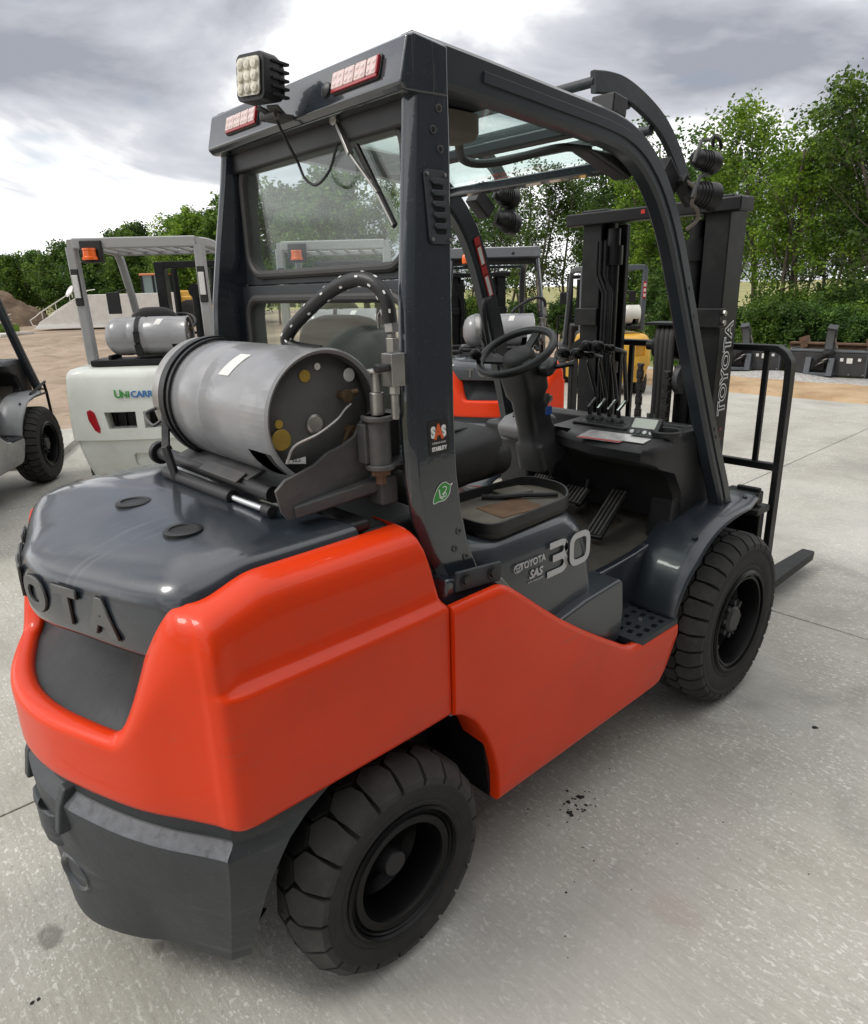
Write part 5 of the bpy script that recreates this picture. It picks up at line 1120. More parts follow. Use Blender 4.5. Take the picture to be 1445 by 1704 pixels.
ORANGED = ground_mat('orange_dirt', [(.3, (.27, .175, .095)), (.5, (.40, .28, .165)), (.7, (.48, .36, .23))], 1.2, 8, .6, 9.0, .95, speck=[(20, .63, (.16, .10, .05), .5)])
def sheet(name, pts, z, material, th=.0):
    mb = MB(); mb.add([(x, y, z) for x, y in pts], [tuple(range(len(pts)))]); o = mb.build(name, material, smooth=0); return struct(o)
sheet('ground', [(-900, -900), (900, -900), (900, 900), (-900, 900)], -.16, FIELD)
sheet('dirt_lot', [(-60, 7.6), (11.2, 7.6), (34, 25), (42, 62), (-10, 75), (-60, 50)], -.022, DIRT)
sheet('dirt_strip', [(9.7, 8.2), (9.7, -30), (11.75, -30), (11.6, 3.1), (11.8, 8.2)], -.018, ORANGED)
# uneven dirt ridges in the strip and lot (real relief)
def bumpy(name, x0, x1, y0, y1, nx, ny, amp, z, material, seed=0, edge=.15):
    rng = np.random.RandomState(seed); ph = rng.rand(14, 4); G = []
    for i in range(nx+1):
        row = []
        for j in range(ny+1):
            u, v = i/nx, j/ny; x, y = x0+(x1-x0)*u, y0+(y1-y0)*v; h = 0
            for k, (a, b_, c_, d) in enumerate(ph): f = .5+k*.45; h += math.sin((a-.5)*6*f*x*.5+(b_-.5)*6*f*y*.5+c_*6.28)/(1+k*.35)
            e = min(1, u/edge, (1-u)/edge, v/edge, (1-v)/edge); row.append((x, y, z+(h*.30+.5)*amp*max(0, e)-(1-max(0, e))*.03))
        G.append(row)
    mb = MB(); mb.grid(G); return struct(mb.build(name, material, smooth=80))
bumpy('dirt_strip', 9.85, 11.7, -6, 8, 24, 110, .05, .0, ORANGED, 3, .06)
bumpy('dirt_lot', -14, 9, 8.3, 30, 90, 110, .22, .0, DIRT, 5, .06)
bumpy('gravel_strip', 11.5, 12.4, -8, 8, 14, 120, .07, .0, GRAVEL, 8, .1)
# slabs
pad = MB(); pad.add([(x, y, -.012) for x, y in ((-9.6, -9.2), (9.72, -9.2), (9.72, 7.75), (-9.6, 7.75))], [(0, 1, 2, 3)]); padf = struct(pad.build('concrete_pad', JOINT, smooth=0))
xs = [-9.6, -5.38, -1.37, 2.645, 6.65, 9.75]; ys = [-9.2, -7.3, -3.28, .735, 4.75, 7.8]
for a, b in zip(xs[:-1], xs[1:]):
    for c_, d in zip(ys[:-1], ys[1:]):
        q = MB(); g = .0035; q.box(((a+b)/2, (c_+d)/2, -.06), (b-a-2*g, d-c_-2*g, .12)); q.build('slab', CONC, padf, bevel=.004, smooth=30)
q = MB(); q.prism([(.94, 6.16), (1.37, 6.96), (1.75, 7.75), (-6, 7.75), (-6, 3.6), (-.9, 3.6)], 'z', -.10, .085)
q = MB(); q.prism([(.90, 6.10), (1.80, 7.78), (.2, 8.6), (-.75, 6.9)], 'z', -.10, .075); struct(q.build('raised_slab', CONC, bevel=.006, smooth=30))

# ------------------------------------------------------------------ workshop the photographer stands in front of (shades the near side)
CLAD = mat('dark_ribbed_cladding', (.060, .066, .070), .5, var=.1, vscale=2, dirt=(.10, .095, .085), dirt_amt=.4, dscale=1.2)
wk = empty('workshop', 'dark ribbed metal workshop behind the photographer, outside the photo', 'building', (2.0, -6.4, 0))
mb = MB(); mb.box((0, -4.0, 3.3), (20.0, 8.0, 6.6)); wall_ = mb.build('wall', CLAD, wk, bevel=.02)
for k in range(40): mb = MB(); mb.box((-9.75+k*.5, .02, 3.3), (.05, .05, 6.5)); mb.build('cladding_rib', CLAD, wall_)
mb = MB(); mb.prism([(.4, 6.6), (.4, 6.75), (-4.0, 7.9), (-8.4, 6.75), (-8.4, 6.6)], 'x', -10.3, 10.3); mb.build('roof', BLACKM, wk, bevel=.02)
for xd in (-5.0, 1.0, 6.5):
    mb = MB(); mb.box((xd, .03, 2.2), (3.8, .04, 4.4)); dr_ = mb.build('bay_door', mat('bay_door_grey', (.14, .14, .145), .5, var=.08, vscale=2), wk)
    for k in range(7): mb = MB(); mb.box((xd, .06, .35+k*.6), (3.7, .03, .03)); mb.build('door_rib', CLAD, dr_)

# dark crumbs of dried mud on the slab beside the side panel
rng = np.random.RandomState(5); mb = MB()
for cx_, cy_, sp, n_, r0 in ((.745, -.565, .025, 7, .008), (.765, -.60, .02, 6, .006), (.80, -.55, .015, 3, .005), (.69, -.56, .04, 8, .004), (.73, -.60, .06, 12, .003), (.62, -.475, .01, 2, .005), (.79, -.50, .01, 2, .006), (1.75, -.955, .004, 2, .011), (1.15, -.70, .3, 8, .003), (.55, -.75, .12, 7, .003), (-.75, -.05, .02, 2, .006), (1.0, -1.1, .3, 8, .0025)):
    for _ in range(n_):
        x, y = cx_+rng.normal(0, sp), cy_+rng.normal(0, sp*.6); r_ = r0*rng.uniform(.5, 1.3); k = 7; ph = rng.uniform(0, 6.28); rad = r_*rng.uniform(.6, 1.3, k)
        P = [(x+rad[i]*math.cos(ph+6.28*i/k), y+rad[i]*math.sin(ph+6.28*i/k), .0005) for i in range(k)]+[(x, y, r_*.5)]
        mb.add(P, [(i, (i+1) % k, k) for i in range(k)])
o = mb.build('mud_crumbs', mat('dried_black_mud', (.012, .0115, .011), .85), smooth=0); o['kind'] = 'stuff'; o['label'] = 'scattered crumbs of dark dried mud on the concrete'; o['category'] = 'mud'

# ------------------------------------------------------------------ background forklifts (row parked behind)
HD = R(50)
def place(root, mid, off=.25, rz=HD, z=0.0, s=1.0):
    root.location = (mid[0]-off*s*math.cos(rz), mid[1]-off*s*math.sin(rz), z); root.rotation_euler = (0, 0, rz); root.scale = (s, s, s)
# same make as the foreground truck: copies of its parts
SKIP_CAB = ('cab_rear_panel', 'wiper', 'light_cable', 'work_light', 'vent_plate', 'stability_sticker', 'leaf_sticker', 'dome_light', 'roof_cable', 'roof_box', 'brow_plate', 'brow_tube', 'front_work_light', 'light_mount', 'light_wiring',
            'light_handle', 'warning_decal', 'tail_light', 'worn_decal', 'key', 'floor_mat_rib', 'hose_mark', 'screw_hole', 'backrest')
rf = copy_tree(fk, None, SKIP_CAB); rf['label'] = 'red and dark slate forklift with amber beacon parked behind the steering wheel'; rf['group'] = 'forklifts parked in the back row'
rf.name = 'forklift'
for ch in rf.children:      # beacon
    pass
def beacon(root, p, s=1.0):
    q = MB(); q.cyl(p, (p[0], p[1], p[2]+.02*s), .035*s, n=16); b_ = q.build('beacon', BLACKP, root)
    q = MB(); q.lathe([(.032*s, .02*s), (.034*s, .05*s), (.030*s, .085*s), (.015*s, .098*s), (0, .10*s)], p, (0, 0, 1), 20); q.build('beacon_lens', AMBER, b_, smooth=50)
beacon(rf, (.17, .27, 1.97), 1.1)
q = MB(); q.box((.2, .27, 1.96), (.1, .05, .02)); q.build('beacon_shelf', BLACKP, rf)
place(rf, (3.95+.06, 2.72+.06), .02, R(49), -.05, .955)
# dark grey truck at the left edge, its mast taken off
PALEP = mat('scuffed_pale_panel', (.33, .325, .31), .5, var=.2, vscale=5, bump=.05, bscale=20, dirt=(.12, .11, .10), dirt_amt=.8, dscale=3)
FENDG = mat('silver_grey_fender', (.26, .265, .27), .4, var=.1, vscale=5)
SKIP_M = SKIP_CAB+('mast_rail', 'inner_mast_rail', 'lift_cylinder', 'mast_bracket', 'mast_top_beam', 'mast_tie_beam', 'mast_pipe', 'hydraulic_hose', 'hose_pulley', 'chain_sheave', 'lift_chain', 'hose_fitting', 'carriage', 'load_backrest', 'fork', 'side_shifter', 'shifter_rib', 'badge_text', 'badge_number', 'emblem', 'letter')
dk = copy_tree(fk, None, SKIP_M, {'red_paint': PALEP}); dk['label'] = 'dark grey forklift with scuffed pale side panel, cut by the left edge of the photo'; dk['group'] = 'forklifts parked in the back row'
for ch in dk.children:
    if ch.name.startswith('fender') and 'bolt' not in ch.name:
        for sl in ch.material_slots: sl.link = 'OBJECT'; sl.material = FENDG
q = MB(); q.tube([(1.60, -.60, .83), (1.75, -.60, .86), (1.98, -.60, .90)], .012, 6); q.tube([(1.62, -.60, .80), (1.96, -.60, .80)], .01, 6); q.tube([(1.94, -.60, .90), (1.97, -.60, .80), (2.0, -.60, .45)], .014, 6); q.build('fender_rail', BLACKM, dk)
HDK = R(56); wx, wy = 1.715*math.cos(HDK)+.643*math.sin(HDK), 1.715*math.sin(HDK)-.643*math.cos(HDK)
for ch in dk.children:
    if ch.name.startswith(('guard_rail', 'dash', 'front_panel', 'roof_bar', 'roof_panel')): ch.location.x += .30
q = MB(); q.box((1.60, -.47, .80), (.10, .004, .045)); q.build('paper_label', PAPER, dk)
dk.location = (.80-wx, 5.50-wy, 0); dk.rotation_euler = (0, 0, HDK)

UNIW = mat('pale_green_white_paint', (.60, .625, .57), .38, coat=.3, var=.06, vscale=4, rvar=.08, dirt=(.36, .35, .31), dirt_amt=.35, dscale=3)
UNIG = mat('light_grey_guard_paint', (.33, .33, .325), .5, var=.12, vscale=6, dirt=(.18, .17, .155), dirt_amt=.4, dscale=6)
CATY = mat('yellow_paint', (.60, .33, .035), .4, coat=.25, var=.08, vscale=4, rvar=.1)
GUARDD = mat('grey_guard_paint', (.075, .085, .095), .5, var=.1, vscale=6)
wheel_src = {False: None, True: None}
for ch in fk.children:
    if ch.name.startswith('wheel') and not ch.name.startswith('wheel_arch'):
        key_ = ch.location.x > 1
        if wheel_src[key_] is None: wheel_src[key_] = ch
def generic_truck(label, body_m, guard_m, style):
    root = empty('forklift', label, 'forklift', group='forklifts parked in the back row')
    for x, y, fr_ in ((0, -.47, False), (0, .47, False), (1.65, -.50, True), (1.65, .50, True)):
        wc = copy_tree(wheel_src[fr_], root); wc.location = (x, y, wheel_src[fr_].location.z); wc.rotation_euler = (0, 0, 0 if y < 0 else math.pi)
    # counterweight: loft in z of rounded plan outline
    hw = .615 if style == 'white' else .575
    def plan(z, ins, rx):
        pts = [(.25, -hw+ins), (-.20, -hw+ins), (-.36, -hw+ins+.02), (-.44, -hw+ins+.10), (-.475+ins*.6, -.28), (-.49+ins*.6, 0)]
        pts = pts+[(x, -y) for x, y in pts[-2::-1]]; return [(p.x+rx, p.y, z) for p in crom([(a, b, 0) for a, b in pts], 5)]
    secs = [(.12, .17, .09), (.15, .14, .065), (.24, .10, .035), (.36, .065, .015), (.50, .035, .0), (.56, .03, .0), (.575, .0, -.012), (.70, .0, -.012), (.92, .004, 0), (1.06, .012, .012), (1.10, .022, .025), (1.125, .045, .04), (1.135, .08, .06)] if style == 'white' else \
           [(.30, .08, .03), (.55, .02, .0), (.58, .0, -.01), (.80, .0, -.0), (.96, .02, .02), (1.03, .05, .05), (1.06, .09, .08), (1.07, .14, .10)]
    G = [plan(*s) for s in secs]; mb = MB(); mb.grid(G); n = len(G[0]); mb.f += [tuple(range((len(G)-1)*n, len(G)*n)), tuple(range(n))[::-1]]
    for k in range(len(G)-1): mb.f.append((k*n, (k+1)*n, (k+1)*n+n-1, k*n+n-1))
    cw = mb.build('counterweight', body_m, root, smooth=50)
    # rear wheel arches + openings
    cs = []
    for sg in (-1, 1):
        q = MB(); q.cyl((.02, sg*.30, .28), (.02, sg*.8, .28), .385, n=36); cs.append(q.build('cutter', None))
    if style == 'white':
        for yc in (.155, -.155): q = MB(); q.prism([(yc-.125, .80), (yc+.125, .80), (yc+(.10 if yc > 0 else .125), .665), (yc-(.125 if yc > 0 else .10), .665)], 'x', -.7, -.32); cs.append(q.build('cutter', None, bevel=.0))
        for z0_, z1_ in ((.345, .455), (.205, .325)): q = MB(); q.prism(rrect(0, (z0_+z1_)/2, .22, z1_-z0_, .025, 4), 'x', -.7, -.41); cs.append(q.build('cutter', None))
    else:
        for yc in (.36, -.36): q = MB(); q.prism([(yc-.08, .90), (yc+.08, .90), (yc+.08, .72), (yc-.08, .72)], 'x', -.7, -.40); cs.append(q.build('cutter', None))
        q = MB(); q.prism(rrect(0, .42, .2, .14, .02, 4), 'x', -.7, -.42); cs.append(q.build('cutter', None))
    cut(cw, cs)
    if style == 'white':
        for yc in (.155, -.155): q = MB(); q.box((-.34, yc, .733), (.02, .27, .16)); q.build('grille_back', BLACKG, cw)
        for yc in (.155, -.155):
            for k in range(3): q = MB(); q.box((-.36, yc-.08+k*.08, .733), (.03, .006, .15)); q.build('grille_bar', BLACKM, cw)
        q = MB(); q.cyl((-.47, 0, .20), (-.47, 0, .34), .022, n=14); q.build('tow_pin', BLACKM, cw)
        for sg in (1, -1):
            lens = [(.355, .80), (.385, .825), (.42, .81), (.415, .74), (.375, .655), (.335, .63), (.325, .67)]
            G2 = []
            q = MB(); q.prism([(y*sg, z) for y, z in lens], 'x', -.492, -.42); q.v = [(x-.008+(abs(y)-.28)*.20, y, z) for x, y, z in q.v]; q.build('tail_lens', LENSRD, root, bevel=.006)
        for wrd, m_, x0 in (('U', GREENP, .145), ('NI', GREENP, .088), ('CARRIERS', mat('blue_print', (.03, .16, .42), .45), -.100)):
            Fq = frame((-.489, x0, .935 if wrd != 'U' else .940), (0.015 if x0 > 0 else 0, -1, 0), (0.0, 0, 1))
            text('lettering', wrd, .088 if wrd == 'U' else .070, Fq @ Matrix.Translation((0, 0, .004)), m_, cw, ext=.003, off=.0018, sx=.95)
    else:
        text('lettering', '5', .09, frame((-.455, .44, .86), (.5, -1, 0), (0, 0, 1)), BLKS, cw, ext=.003, off=.002)
    # body, floor, dash, seat, steering
    q = MB(); q.box((.75, 0, .36), (1.0, 1.02, .28)); q.box((1.25, 0, .62), (.5, .92, .10)); q.build('body', body_m if style != 'white' else UNIW, root, bevel=.03, seg=3)
    q = MB(); q.box((.55, 0, .80), (.60, .90, .55)); q.build('engine_cover', BLACKP, root, bevel=.05, seg=3)
    q = MB(); cushion(q, (.52, 0, 1.14), (.48, .46, .14), 0); cushion(q, (.28, 0, 1.36), (.12, .44, .46), 0, Euler((0, R(-10), 0)), pw=3); q.build('seat', FABRIC, root, smooth=70)
    q = MB(); q.prism([(1.30, .66), (1.22, 1.15), (1.42, 1.18), (1.5, .66)], 'y', -.44, .44); q.build('dashboard', BLACKP, root, bevel=.03, seg=3)
    q = MB(); c0 = Vector((1.03, .0, 1.42)); q.tube([c0+(Vector((0, 1, 0))*math.cos(2*math.pi*k/28)+Vector((.82, 0, .57))*math.sin(2*math.pi*k/28))*.15 for k in range(28)], .013, 8, True); q.bar(c0, (1.28, 0, 1.05), .08, .08); q.bar(c0-Vector((0, .15, 0)), c0+Vector((0, .15, 0)), .03, .012); q.build('steering_wheel', BLACKP, root)
    for sg in (1, -1):
        q = MB(); q.rail(crom([(1.22, -.50*sg, .60), (1.26, -.54*sg, .72), (1.45, -.56*sg, .80), (1.70, -.56*sg, .80), (1.90, -.56*sg, .74)], 5), .16, .02, .2); q.build('fender', guard_m if style == 'white' else BLACKP, root)
    # guard
    gz = 2.10
    for sg in (1, -1):
        q = MB(); q.rail([(.06, .50*sg, 1.10), (.05, .503*sg, 1.5), (.03, .507*sg, 2.07)], .088, .078, .3, (1, 0, 0)); q.build('guard_pillar', guard_m, root, smooth=40)
        q = MB(); q.rail(crom([(.0, .50*sg, gz-.01), (.4, .50*sg, gz), (.95, .49*sg, gz-.015), (1.06, .49*sg, gz-.06), (1.13, .49*sg, gz-.17), (1.30, .49*sg, 1.55), (1.47, .50*sg, .95), (1.52, .505*sg, .80)], 4), .06, .075, .35); q.build('guard_rail', guard_m, root, smooth=40)
    q = MB(); q.box((.015, 0, gz-.005), (.055, .98, .085)); q.build('guard_cross_beam', guard_m, root, bevel=.012); q = MB(); q.box((.985, 0, gz-.03), (.06, .96, .05)); q.build('guard_cross_beam', guard_m, root, bevel=.01)
    for k in range(6):
        q = MB(); y = -.36+k*.144; q.box((.50, y, gz-.012), (.95, .035, .03), Euler((R(0), R(.7), 0))); q.build('roof_slat', guard_m, root, bevel=.006)
    if style == 'white':
        for sg in (1, -1):
            q = MB(); q.box((.005, .505*sg, 1.76), (.03, .065, .29)); hd_ = q.build('tail_light', BLACKP, root, bevel=.008)
            q = MB(); q.box((-.016, .505*sg, 1.765), (.02, .045, .18)); q.build('lens', PAPER, hd_, bevel=.004)
        q = MB(); q.box((-.015, .335, 2.03), (.05, .17, .17)); bb = q.build('beacon_bracket', BLACKP, root, bevel=.008)
        q = MB(); q.lathe([(.058, 0), (.058, .02), (.050, .025), (.048, .07), (.052, .075), (.050, .088), (0, .09)], (-.075, .335, 1.965), (0, 0, 1), 24); q.build('beacon_lens', AMBER, bb, smooth=40)
    else:
        for sg in (1, -1):
            q = MB(); q.box((-.01, .50*sg, 1.74), (.025, .05, .27)); hd_ = q.build('tail_light', LENSRD, root, bevel=.006)
            for k in range(3): q = MB(); q.box((-.024, .50*sg, 1.66+k*.08), (.006, .036, .05)); q.build('lens', LENSR, hd_, bevel=.002)
    # tank shelf
    q = MB(); q.box((-.12, 0, 1.165), (.30, .80, .05)); q.box((-.12, .25, 1.20), (.24, .03, .05)); q.box((-.12, -.25, 1.20), (.24, .03, .05)); q.build('tank_shelf', BLACKM, root, bevel=.008)
    q = MB(); band(q, 0, .035, .154, -30, 210, c=(-.13, 1.365), th=.004); q.box((-.285, 0, 1.365), (.012, .045, .09)); q.box((-.27, 0, 1.26), (.014, .05, .10), Euler((0, R(-25), 0))); q.build('tank_strap', BLACKM, root, smooth=40)
    # mast and backrest
    for sg in (1, -1):
        q = MB(); q.prism([(1.80, .30*sg), (1.96, .30*sg), (1.96, .40*sg), (1.80, .40*sg)], 'z', .1, 2.02); q.build('mast_rail', BLACKM, root, bevel=.006)
        q = MB(); q.prism([(2.22, .33*sg-.05), (3.2, .33*sg-.05), (3.2, .33*sg+.05), (2.22, .33*sg+.05)], 'z', .08, .12); q.build('fork', BLACKM, root)
        q = MB(); q.cyl((1.82, .20*sg, .15), (1.82, .20*sg, 1.95), .035, n=14); q.build('lift_cylinder', BLACKM, root)
    q = MB(); q.cyl((1.86, 0, .15), (1.86, 0, 1.72), .055, n=18); q.cyl((1.80, 0, 1.72), (1.92, 0, 1.72), .075, n=20); q.build('centre_cylinder', BLACKM, root)
    for z in (.5, 1.2, 1.99): q = MB(); q.box((1.83, 0, z), (.05, .72, .07)); q.build('mast_tie_beam', BLACKM, root, bevel=.006)
    q = MB(); q.rail(crom([(2.1, -.52, .4), (2.1, -.52, 1.2), (2.1, -.48, 1.26), (2.1, 0, 1.27), (2.1, .48, 1.26), (2.1, .52, 1.2), (2.1, .52, .4)], 4), .04, .03, .2, (1, 0, 0)); q.box((2.1, 0, .5), (.04, 1.0, .1)); q.build('load_backrest', BLACKM, root)
    for sg in (1, -1):
        q = MB(); q.tube([(1.20, .50*sg, 1.75), (1.10, .60*sg, 1.72)], .008, 6); q.box((1.10, .62*sg, 1.62), (.03, .12, .20)); q.build('mirror', BLACKP, root, bevel=.02)
    return root
GRP = 'gas tanks on the parked forklifts'
def tank_on(root, label, loc_l, swap=None):
    t = copy_tree(tk, None, (), swap); t['label'] = label; t['group'] = GRP
    bpy.context.view_layer.update()
    mm = Matrix.LocRotScale(root.location, root.rotation_euler, root.scale); t.matrix_world = mm @ Matrix.Translation(loc_l); return t
w1 = generic_truck('pale green-white forklift with amber beacon left of the gas tank, blue and green lettering', UNIW, UNIG, 'white'); place(w1, (1.455, 4.41), .02, R(52), -.03, 1.0)
tank_on(w1, 'grey gas tank on the pale forklift at left, below its amber beacon', (-.13, -.03, 1.213))
w2 = generic_truck('second pale green-white forklift, seen through the rear cab window', UNIW, UNIG, 'white'); place(w2, (3.13, 4.02), .02, R(50), -.0, .98)
tank_on(w2, 'grey gas tank seen through the lower cab window, on the second pale forklift', (-.13, -.03, 1.213))
tank_on(rf, 'silver grey gas tank on the red forklift behind the steering wheel', (.02, .0, 1.222))
TANKW = mat('cream_tank_paint', (.52, .50, .45), .4, var=.1, vscale=5, dirt=(.3, .28, .24), dirt_amt=.5, dscale=5)
yf = generic_truck('yellow forklift with dark guard and red tail lights, seen behind the levers and mast', CATY, GUARDD, 'yellow'); place(yf, (8.66, 4.62), .02, R(48), -.08, .93)
tank_on(yf, 'cream white gas tank with a black strap on the yellow forklift', (-.13, -.03, 1.213), {'tank_grey_paint': TANKW})
mb = MB(); mb.lathe([(0, 0), (.028, 0), (.031, .01), (.031, .12), (.026, .135), (.031, .15), (.028, .17), (.012, .19), (.012, .20)], (0, 0, 0), (0, 0, 1), 20)
bt = mb.build('water_bottle', mat('clear_plastic_bottle', (.6, .62, .62), .12, coat=.3, alpha=.75), smooth=50); q = MB(); q.cyl((0, 0, .198), (0, 0, .218), .014, n=14); q.build('cap', WHITE, bt)
tag(bt, 'small clear water bottle with white cap on the red forklift in back', 'bottle'); bt.location = (4.088, 2.433, 1.061)
# ------------------------------------------------------------------ far yard: trailer, loader, dirt pile, debris
def cam_at(px, depth, z=0.0):          # world point on column px of the photograph at a given forward distance, used to measure the yard
    d = fw+rt*((px-722.5)/FPX); d.z = 0; k = depth/ (Vector((fw.x, fw.y, 0)).length); dirv = Vector((d.x, d.y, 0)); return Vector((CAM.x, CAM.y, 0))+dirv*(depth/1.0)+Vector((0, 0, z))
TRW = mat('trailer_white', (.58, .56, .52), .5, var=.08, vscale=2, dirt=(.35, .31, .26), dirt_amt=.5, dscale=1.5)
tr = empty('trailer', 'long white trailer with sloped nose and hand rails beyond the pale forklift', 'trailer', cam_at(122, 42.0), R(-38)); tr.scale = (.82, .82, .82)
mb = MB(); mb.prism([(0, .25), (.25, .55), (3.4, 2.25), (9.6, 2.25), (9.6, .35), (1.0, .30)], 'y', 0, 2.4); tb = mb.build('trailer_body', TRW, tr, bevel=.04)
for y in (0.05, 2.35):
    mb = MB(); mb.tube([(.1, y, .95), (.35, y, 1.15), (2.9, y, 2.55), (3.4, y, 2.6)], .035, 6); mb.tube([(.1, y, .95), (-.35, y, .7), (-.25, y, .35), (.2, y, .25)], .035, 6); hr = mb.build('hand_rail', TRW, tr)
    for x in (.5, 1.5, 2.5): mb = MB(); mb.cyl((x, y, .6+(x-.25)*.54), (x, y, 1.2+(x-.35)*.55), .03, n=6); mb.build('rail_post', TRW, hr)
mb = MB(); mb.prism([(-.2, .12), (6.0, .12), (6.0, .30), (.2, .34)], 'y', -.1, 2.5); mb.build('trailer_sill', WHITE, tr)
mb = MB(); mb.lathe([(.0, 0), (.25, .03), (.42, .12)], (2.6, .2, 2.45), (-.6, -.6, .5), 20); mb.cyl((2.6, .3, 2.1), (2.6, .25, 2.45), .04, n=8); mb.build('dish', WHITE, tr)
for x in (5.5, 7.2, 8.2):
    mb = MB(); mb.cyl((x, .1, .42), (x, .4, .42), .42, n=20); mb.cyl((x, 2.0, .42), (x, 2.3, .42), .42, n=20); mb.build('trailer_axle', RUBBER, tr)
ld = empty('wheel_loader', 'yellow wheel loader with cab standing past the pale forklift', 'loader', cam_at(330, 44.0), R(-40))
mb = MB(); mb.box((0, 0, 1.25), (3.2, 1.5, .8)); mb.box((1.3, 0, 1.5), (1.3, 1.4, .9)); mb.build('body', CATY, ld, bevel=.1, seg=3)
mb = MB(); mb.box((-.5, 0, 2.85), (1.5, 1.5, .12)); mb.build('cab_roof', mat('orange_roof', (.55, .2, .08), .5), ld, bevel=.05)
for x in (-1.15, -.5, .15):
    for y in (-.65, .65): mb = MB(); mb.box((x, y, 2.2), (.12, .1, 1.25)); mb.build('cab_post', BLACKM, ld)
mb = MB(); mb.box((-.5, 0, 2.2), (1.28, 1.3, 1.2)); mb.build('cab_glass', mat('dark_cab_glass', (.12, .17, .16), .12, coat=.5), ld)
for x in (-1.3, 1.4):
    for y in (-.8, .8): mb = MB(); mb.lathe([(.05, -.25), (.35, -.25), (.5, -.28), (.68, -.22), (.72, 0), (.68, .22), (.5, .28), (.35, .25), (.05, .25)], (x, y, .72), (0, 1, 0), 28); mb.build('tyre', RUBBER, ld, smooth=50)
mb = MB(); mb.bar((1.5, 0, 1.4), (3.2, 0, .6), .5, .3); mb.prism([(3.2, .1), (3.9, .1), (3.6, .5), (3.4, 1.2), (3.2, 1.2)], 'y', -1.2, 1.2); mb.build('bucket', CATY, ld, bevel=.05)
def heap(name, c, rx, ry, h, material, seed, label=None, cat=None):
    rng = np.random.RandomState(seed); G = []; ph = rng.rand(10, 3)
    for i in range(19):
        rr_ = i/18; row = []
        for j in range(48):
            a = 2*math.pi*j/48; k = 1+.18*sum(math.sin((q+1)*a+ph[q, 0]*6.28)*ph[q, 1] for q in range(5))
            z = h*(max(0, 1-rr_**1.5)) + .12*h*sum(math.sin((q+2)*rr_*4+ph[q, 2]*6.28+(q+1)*a)*ph[q, 1] for q in range(8))*(1-rr_)*rr_*1.6
            row.append((c[0]+rx*rr_*k*math.cos(a), c[1]+ry*rr_*k*math.sin(a), c[2]+z-.05))
        G.append(row)
    mb = MB(); mb.grid(G, cv=True); o = mb.build(name, material, smooth=60); return tag(o, label, cat)
SOIL = ground_mat('heaped_soil', [(.3, (.075, .05, .035)), (.5, (.13, .09, .06)), (.7, (.19, .135, .09))], 1.4, 9, 1.0, 4.0, .95)
pc = cam_at(62, 52.0); heap('dirt_pile', pc, 3.4, 3.0, 2.5, SOIL, 3, 'brown mound of soil at the edge of the wood, far left', 'dirt pile')
rng = random.Random(4)
for k in range(9):
    p = cam_at(40+rng.random()*28, 46+rng.random()*2.5); mb = MB(); mb.box((0, 0, 0), (2.0+rng.random(), .22, .05), Euler((rng.uniform(-.25, .25), rng.uniform(-.3, .3), rng.uniform(0, 3)))); o = mb.build('board', mat('weathered_board', (.42, .34, .29), .8, var=.3, vscale=3), loc=(p.x, p.y, .25+rng.random()*.5))
    tag(o, 'weathered board lying in the scrap heap by the soil mound', 'board', 'boards in the scrap heap')
for k in range(3):
    p = cam_at((58, 70, 95)[k], (37, 36.2, 38)[k]); mb = MB(); mb.box((0, 0, 0), ((1.2, .7, 1.6)[k], .5, .12), Euler((.05, .05, .4*k))); tag(mb.build('scrap_sheet', TRW, loc=(p.x, p.y, .06)), ('long white scrap sheet lying on the dirt by the trailer nose', 'small white scrap sheet lying on the dirt near the trailer', 'white scrap sheet lying closest under the trailer nose')[k], 'scrap')

